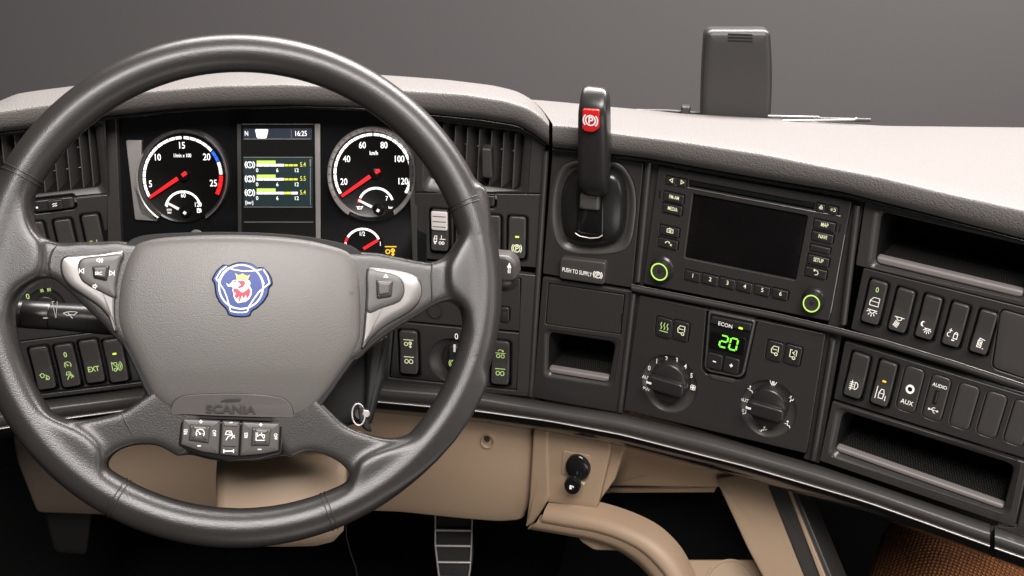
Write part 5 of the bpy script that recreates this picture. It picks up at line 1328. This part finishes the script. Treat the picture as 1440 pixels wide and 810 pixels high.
# key with ring
kt = thing('ignition_key', 'black ignition key with shiny ring beside the steering column', 'key', fw.P(512, 585, -.05))
kk_ = fw.k(505, 580, -.045)[0]
fq = Face(fw.P(505, 582, -.045), 8, 40)
lathe('lock_collar', fq, *fq.uv(507, 582), [(8.5 * kk_, -.03), (8.5 * kk_, .001), (7 * kk_, .002)], M['button'], kt, 28)
tube('key_ring', [fw.W(*fw.uv(504 + 9 * math.cos(q), 583 + 15 * math.sin(q), -.040), -.040 + .006 * math.sin(q)) for q in [2 * math.pi * i / 36 for i in range(36)]], .0008, M['bezel'], kt, n=8, closed=True)
pill('key_head', fw, dense(Q(fw, [(503, 570), (514, 573), (520, 596), (524, 608), (514, 606), (505, 594)], -.042, 4), .004), -.050, -.042, M['well'], kt, .002)
lathe('key_disc', fw, *fw.uv(515, 582, -.040), [(5.4 * kk_, -.045), (5.4 * kk_, -.040), (4.4 * kk_, -.0392), (.1 * kk_, -.0392)], M['bezel'], kt, 24)

# ================================================================== below the rail
low = thing('knee_panels', 'beige moulded lower dashboard panels under the black rail', 'lower dashboard', FA.P(640, 650, -.03))
def slab(name, f, px, h0, h1, m='beige', r=6, bev=.004, hf=None, par=low, c=None, label=None):
    return pill(name, f, dense(Q(f, px, h1, r), .012), h0, h1, M[m], par, bev, hf=hf, nr=6, label=label)
slab('knee_panel', FA, [(470, 540), (748, 566), (748, 660), (743, 716), (733, 744), (700, 746), (560, 730), (430, 728), (430, 540)], -.10, -.022, r=[2, 2, 14, 14, 10, 10, 14, 4, 4], hf=lambda a, b: -1.2 * min(0, b + .0) ** 2 - .35 * max(0, a - .02) ** 2, bev=.006)
lathe('screw_recess', FA, *FA.uv(685, 621, -.0215), [(.0098, -.0205), (.0088, -.0212), (.0078, -.027), (.001, -.031)], M['beigedark'], low, 32)
lathe('screw_hole', FA, *FA.uv(685, 616.5, -.0205), [(.0045, -.0190), (.0042, -.0197), (.001, -.0199)], M['seam'], low, 24)
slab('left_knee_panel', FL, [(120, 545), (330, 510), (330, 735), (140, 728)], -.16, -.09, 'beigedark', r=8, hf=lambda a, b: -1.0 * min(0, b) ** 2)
slab('left_corner_panel', FL, [(10, 575), (150, 550), (170, 726), (52, 722), (24, 650)], -.17, -.095, 'beige_shaded', r=8)
slab('left_lower_panel', FL, [(60, 715), (130, 715), (122, 782), (76, 778)], -.18, -.13, 'well', r=8)  # black material stands in for the shade on this panel
# centre pillar panel carrying the socket
slab('side_column', FB, [(751, 580), (770, 584), (772, 700), (764, 716), (750, 736), (739, 742), (744, 700)], -.08, -.0165, r=4, bev=.003)
slab('socket_panel', FB, [(766, 580), (860, 600), (858, 640), (840, 714), (833, 717), (764, 706)], -.06, -.020, r=[2, 2, 3, 5, 5, 8], bev=.003)
slab('pillar_side', FB, [(850, 590), (886, 610), (864, 676), (838, 712)], -.12, -.034, r=2, bev=.003)
pill('socket_plate', FB, Q(FB, [(791, 634), (830, 641), (828, 673), (789, 667)], -.0185, 3), -.024, -.0185, M['beige'], low, .001)
cs = thing('lighter_socket', 'black round power socket with hanging cap and lit arc on the beige panel', 'power socket', FB.P(811, 662, -.015))
_, u, v, kk = disc(FB, 811.5, 660, 1, -.012)
lathe('socket_collar', FB, u, v, [(17.5 * kk, -.020), (17.5 * kk, -.014), (16 * kk, -.012), (13 * kk, -.0112), (12.4 * kk, -.0095), (9 * kk, -.0085), (1 * kk, -.0085)], M['trim'], cs, 40)
tube('lit_arc', [FB.P(811.5 + 20 * math.cos(R(a)), 663.5 - 21 * math.sin(R(a)), -.0172) for a in range(125, 48, -7)], .0008, mat('lit_arc_strip', (.5, .5, .1), .5, emit=(.9, .95, .3), es=.7), cs, n=8, flat=1)
_, u2, v2, kk = disc(FB, 804, 684.5, 1, .004)
lathe('hanging_cap', FB, u2, v2, [(10.5 * kk, -.010), (11.6 * kk, -.004), (11.6 * kk, .002), (10.4 * kk, .0042), (.5 * kk, .0046)], M['trim'], cs, 36)
tube('cap_strap', [FB.P(809, 668, -.008), FB.P(803, 674, -.002), FB.P(803, 682, -.002)], .0022, M['trim'], cs, n=8)
icon(FB, 'seat_knob', 803.6, 686, 4.6, M['printw'], cs, .0050, h_at=.0048, lw=1.8, sy=3.4)
text(FB, '24V', 818, 679, 4.2, M['printy'], cs, -.0082, h_at=-.0082, sx=.8)
# open shelf behind the arm
slab('upper_back_panel', FR, [(858, 600), (1060, 662), (1036, 684), (1022, 686), (852, 684)], -.20, -.085, r=2, bev=.003)
slab('lower_back_ledge', FR, [(850, 683), (1008, 683), (1004, 693), (846, 694)], -.24, -.098, r=1, bev=.002)
cub = thing('footwell_cubby', 'black open cubby recess behind the curved beige arm', 'storage recess', FR.P(930, 740, -.15))
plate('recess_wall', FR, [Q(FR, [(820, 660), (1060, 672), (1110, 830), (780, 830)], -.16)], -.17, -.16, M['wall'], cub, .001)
# curved arm
def armpt(x, y, h, f=FB): return f.P(x, y, h)
top_e = [(768, 713, .000), (800, 717, .004), (840, 725, .008), (880, 738, .014), (915, 755, .020), (940, 776, .026), (958, 800, .032), (975, 835, .04)]
bot_e = [(762, 734, .000), (800, 741, .004), (838, 748, .008), (872, 759, .014), (900, 774, .020), (922, 794, .026), (938, 815, .032), (952, 845, .04)]
cols = []
for (x0, y0, h0), (x1, y1, h1) in zip(smooth_open := top_e, bot_e):
    a_, b_ = FB.P(x0, y0, h0 - .012), FB.P(x1, y1, h1 - .002)
    n = (FB.n + Vector((0, 0, 1)) * .4).normalized()
    m1 = a_.lerp(b_, .25) + n * .006; m2 = a_.lerp(b_, .7) + n * .007
    cols.append([a_ - FB.n * .03, a_, m1, m2, b_, b_ - FB.V * .004 - FB.n * .003])
def resample(cols, n=40):
    out = []; m = len(cols)
    for q in range(n):
        t = q / (n - 1) * (m - 1); i = min(int(t), m - 2); s = t - i
        p0, p1, p2, p3 = cols[max(0, i - 1)], cols[i], cols[i + 1], cols[min(m - 1, i + 2)]
        out.append([.5 * ((2 * b) + (c_ - a) * s + (2 * a - 5 * b + 4 * c_ - d) * s * s + (-a + 3 * b - 3 * c_ + d) * s ** 3) for a, b, c_, d in zip(p0, p1, p2, p3)])
    return out
arm = thing('curved_grab_arm', 'beige moulded arm sweeping from the socket panel down to the right', 'console arm', FB.P(850, 745, .01))
rc = resample(cols)
loft('arm_top', rc, M['beige'], arm, smooth=80)
cols = []
low_e = [(742, 744, -.004), (790, 752, .000), (830, 760, .004), (866, 773, .010), (892, 790, .016), (910, 808, .022), (924, 828, .028), (936, 860, .034)]
for (x0, y0, h0), (x1, y1, h1) in zip([(x - (8 if i == 0 else 0), y, h) for i, (x, y, h) in enumerate(bot_e)], low_e):
    a_, b_ = FB.P(x0, y0 + 1.5, h0 - .004), FB.P(x1, y1, h1 - .006)
    cols.append([a_ - FB.n * .02, a_, a_.lerp(b_, .4) + FB.n * .002, b_, b_ - FB.n * .02 - FB.V * .003])
loft('arm_side', resample(cols), M['beige'], arm, smooth=80)
slab('arm_knuckle', FB, [(806, 745), (905, 775), (925, 800), (880, 776), (835, 775), (815, 762)], -.05, -.012, r=5, bev=.004, par=arm)
# beige post, dark strip and thin edge to the right
fp = Face(FR.P(1040, 690, -.07), 40, 30)
post = thing('console_post', 'slanting beige console post with black strip and thin beige edge', 'console post', fp.P(1070, 760))
slab('post_face', fp, [(1005, 672), (1078, 660), (1150, 830), (1100, 860), (1082, 830), (1050, 770)], -.04, 0, r=3, bev=.003, par=post)
slab('dark_strip', fp, [(1070, 660), (1116, 680), (1190, 860), (1150, 860)], -.05, .002, 'plastic', r=2, bev=.002, par=post)
slab('edge_bead', fp, [(1105, 684), (1109, 684), (1168, 830), (1160, 830)], -.04, .006, r=1, bev=.0012, par=post)
cup = thing('cup_holder', 'beige cup holder ledge at the foot of the console post', 'cup holder', fp.P(1010, 800))
fcup = Face(FR.P(1020, 798, -.06), 20, 72)
cu_o = Q(fcup, [(958, 786), (1075, 786), (1120, 850), (1000, 880), (970, 850)], 0, 6)
_, u, v, kk = disc(fcup, 1028, 824, 1)
hole_c = [(u + 36 * kk * math.cos(2 * math.pi * i / 48), v + 36 * kk * math.sin(2 * math.pi * i / 48)) for i in range(48)]
plate('ledge', fcup, [cu_o], -.03, 0, M['beige'], cup, .003)
lathe('cup_rim', fcup, u, v, [(38 * kk, .0), (37 * kk, .003), (34 * kk, .003), (33 * kk, .0006), (1 * kk, .0006)], M['beigedark'], cup, 48)
# pedal
fpd = Face(CAM + ray(637, 775) * 1.72, 0, 40)
pdl = thing('accelerator_pedal', 'black floor pedal with steel edged rungs under the dashboard', 'pedal', fpd.P(637, 790))
plate('pedal_plate', fpd, [Q(fpd, [(608, 705), (664, 705), (666, 780), (656, 850), (622, 850), (611, 780)], -.004, 3)], -.012, -.004, M['well'], pdl, .001)
for pts in ([(612, 725), (612, 765), (616, 800), (620, 830)], [(664, 725), (663, 765), (661, 800), (656, 830)]):
    tube('side_rail', [fpd.P(x, y, 0) for x, y in pts], .0016, M['bezel'], pdl, n=8)
for y, a, b in ((745.5, 612, 663), (767.5, 612, 663), (790.5, 615, 662), (812, 618, 660)):
    tube('rung', [fpd.P(a, y, 0), fpd.P(b, y + .5, 0)], .0022, M['bezel'], pdl, n=8)
cbl = thing('loose_cable', 'thin dark cable hanging in the footwell left of the pedal', 'cable', CAM + ray(492, 770) * 1.6)
tube('cable', [CAM + ray(x, y) * 1.6 for x, y in ((486, 735), (487, 755), (492, 775), (500, 797), (503, 815))], .0011, M['well'], cbl, n=8)
# orange seat fabric
wf = bpy.data.materials.new('orange_woven_fabric'); wf.use_nodes = True
nt = wf.node_tree; b = nt.nodes['Principled BSDF']; b.inputs['Roughness'].default_value = .8
tc = nt.nodes.new('ShaderNodeTexCoord'); 
mp = nt.nodes.new('ShaderNodeMapping'); mp.inputs['Rotation'].default_value = (0, 0, R(32))
nt.links.new(tc.outputs['Object'], mp.inputs['Vector'])
ws = []
for d_, sc_ in (('X', 62), ('Y', 84)):
    wv_ = nt.nodes.new('ShaderNodeTexWave'); wv_.bands_direction = d_; wv_.inputs['Scale'].default_value = sc_
    wv_.inputs['Distortion'].default_value = 1.2; wv_.inputs['Detail Scale'].default_value = 3; nt.links.new(mp.outputs[0], wv_.inputs['Vector']); ws.append(wv_)
mul = nt.nodes.new('ShaderNodeMath'); mul.operation = 'MULTIPLY'; nt.links.new(ws[0].outputs['Fac'], mul.inputs[0]); nt.links.new(ws[1].outputs['Fac'], mul.inputs[1])
rp_ = nt.nodes.new('ShaderNodeValToRGB'); rp_.color_ramp.elements[0].color = (.07, .021, .003, 1); rp_.color_ramp.elements[1].color = (.30, .105, .014, 1); rp_.color_ramp.elements[1].position = .6
nt.links.new(mul.outputs[0], rp_.inputs[0]); nt.links.new(rp_.outputs[0], b.inputs['Base Color'])
bp = nt.nodes.new('ShaderNodeBump'); bp.inputs['Distance'].default_value = .003
nt.links.new(mul.outputs[0], bp.inputs['Height']); nt.links.new(bp.outputs['Normal'], b.inputs['Normal'])
fs2 = Face(CAM + ray(1330, 770) * 1.45, 15, 62)
seat = thing('passenger_seat', 'orange woven fabric seat edge glimpsed under the dashboard at lower right', 'seat', fs2.P(1330, 790))
pill('seat_cushion', fs2, dense(Q(fs2, [(1262, 700), (1420, 700), (1600, 800), (1500, 900), (1240, 900), (1236, 790)], 0, 30), .01), -.08, 0, wf, seat, .02, nr=8, hf=lambda a, b: -1.5 * a * a - 1.2 * b * b - 9 * max(0, -a - .05) ** 2)
sl_ = bpy.data.lights.new('seat_glow_spot', 'SPOT'); sl_.energy = 9; sl_.spot_size = R(30); sl_.spot_blend = 1; sl_.color = (1, .8, .55); sl_.shadow_soft_size = .05  # added warm spot that makes the seat fabric glow; no lamp is seen there
so = bpy.data.objects.new('seat_glow_spot', sl_); COL.objects.link(so)
tgt = fs2.P(1345, 775); so.location = tgt + Vector((.22, -.35, .42)); so.rotation_euler = (tgt - so.location).to_track_quat('-Z', 'Y').to_euler()
slp = thing('right_footwell_liner', 'black footwell liner wall behind the console post', 'liner', FX.P(1300, 740, -.3))
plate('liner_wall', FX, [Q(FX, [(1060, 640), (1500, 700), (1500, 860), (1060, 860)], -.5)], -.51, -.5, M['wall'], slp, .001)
# ================================================================== above and behind the pad
M['shell'] = mat('dark_housing_shell', (.022, .020, .0195), .45, bump=('noise', 2200, .00012, .3), mottle=.04)
fh = Face(CAM + ray(1037, 110) * 1.385, 6, 12)
hs_ = thing('display_housing', 'upright dark rounded housing with three vent slots behind the dashboard', 'housing', fh.P(1037, 165))
ho = dense(Q(fh, [(992, 42), (1084, 42), (1088, 110), (1083, 192), (986, 189), (988, 100)], 0, [11, 10, 60, 10, 10, 60], 7), .006)
pill('housing_shell', fh, ho, -.038, 0, M['shell'], hs_, .0075, nr=6, hf=lambda a, b: -.35 * a * a - .12 * b * b)
for y in (48.5, 53, 57.5):
    plate('vent_slot', fh, [rect(fh, 1041, y, 35, 2.3, .7, h=-.001)], -.004, .0004, M['well'], hs_, .0002)
wp = thing('windscreen_wiper', 'thin silver rods lying behind the dashboard right of the housing', 'windscreen wiper', CAM + ray(1150, 170) * 1.39)
tube('rod', [CAM + ray(x, y) * 1.385 for x, y in ((1080, 163), (1150, 164.5), (1157, 167), (1157, 172))], .0013, M['bezel'], wp, n=8)
tube('rod', [CAM + ray(x, y) * 1.37 for x, y in ((1100, 170), (1200, 168.5), (1205, 166.5))], .0015, M['bezel'], wp, n=8)
tube('rod', [CAM + ray(x, y) * 1.38 for x, y in ((1150, 167), (1224, 169))], .0026, M['frame'], wp, n=8)
wb = thing('wiper_pivot', 'small dark pivot block on a rod behind the dashboard left of the housing', 'wiper pivot', CAM + ray(965, 156) * 1.42)
fb = Face(CAM + ray(965, 156) * 1.42, 6, 12)
pill('pivot_block', fb, rect(fb, 964.5, 157, 13, 14, 2), -.015, 0, M['plastic'], wb, .002)
tube('rod', [CAM + ray(x, y) * 1.43 for x, y in ((895, 155), (940, 156), (990, 159.5))], .002, M['frame'], wb, n=8)
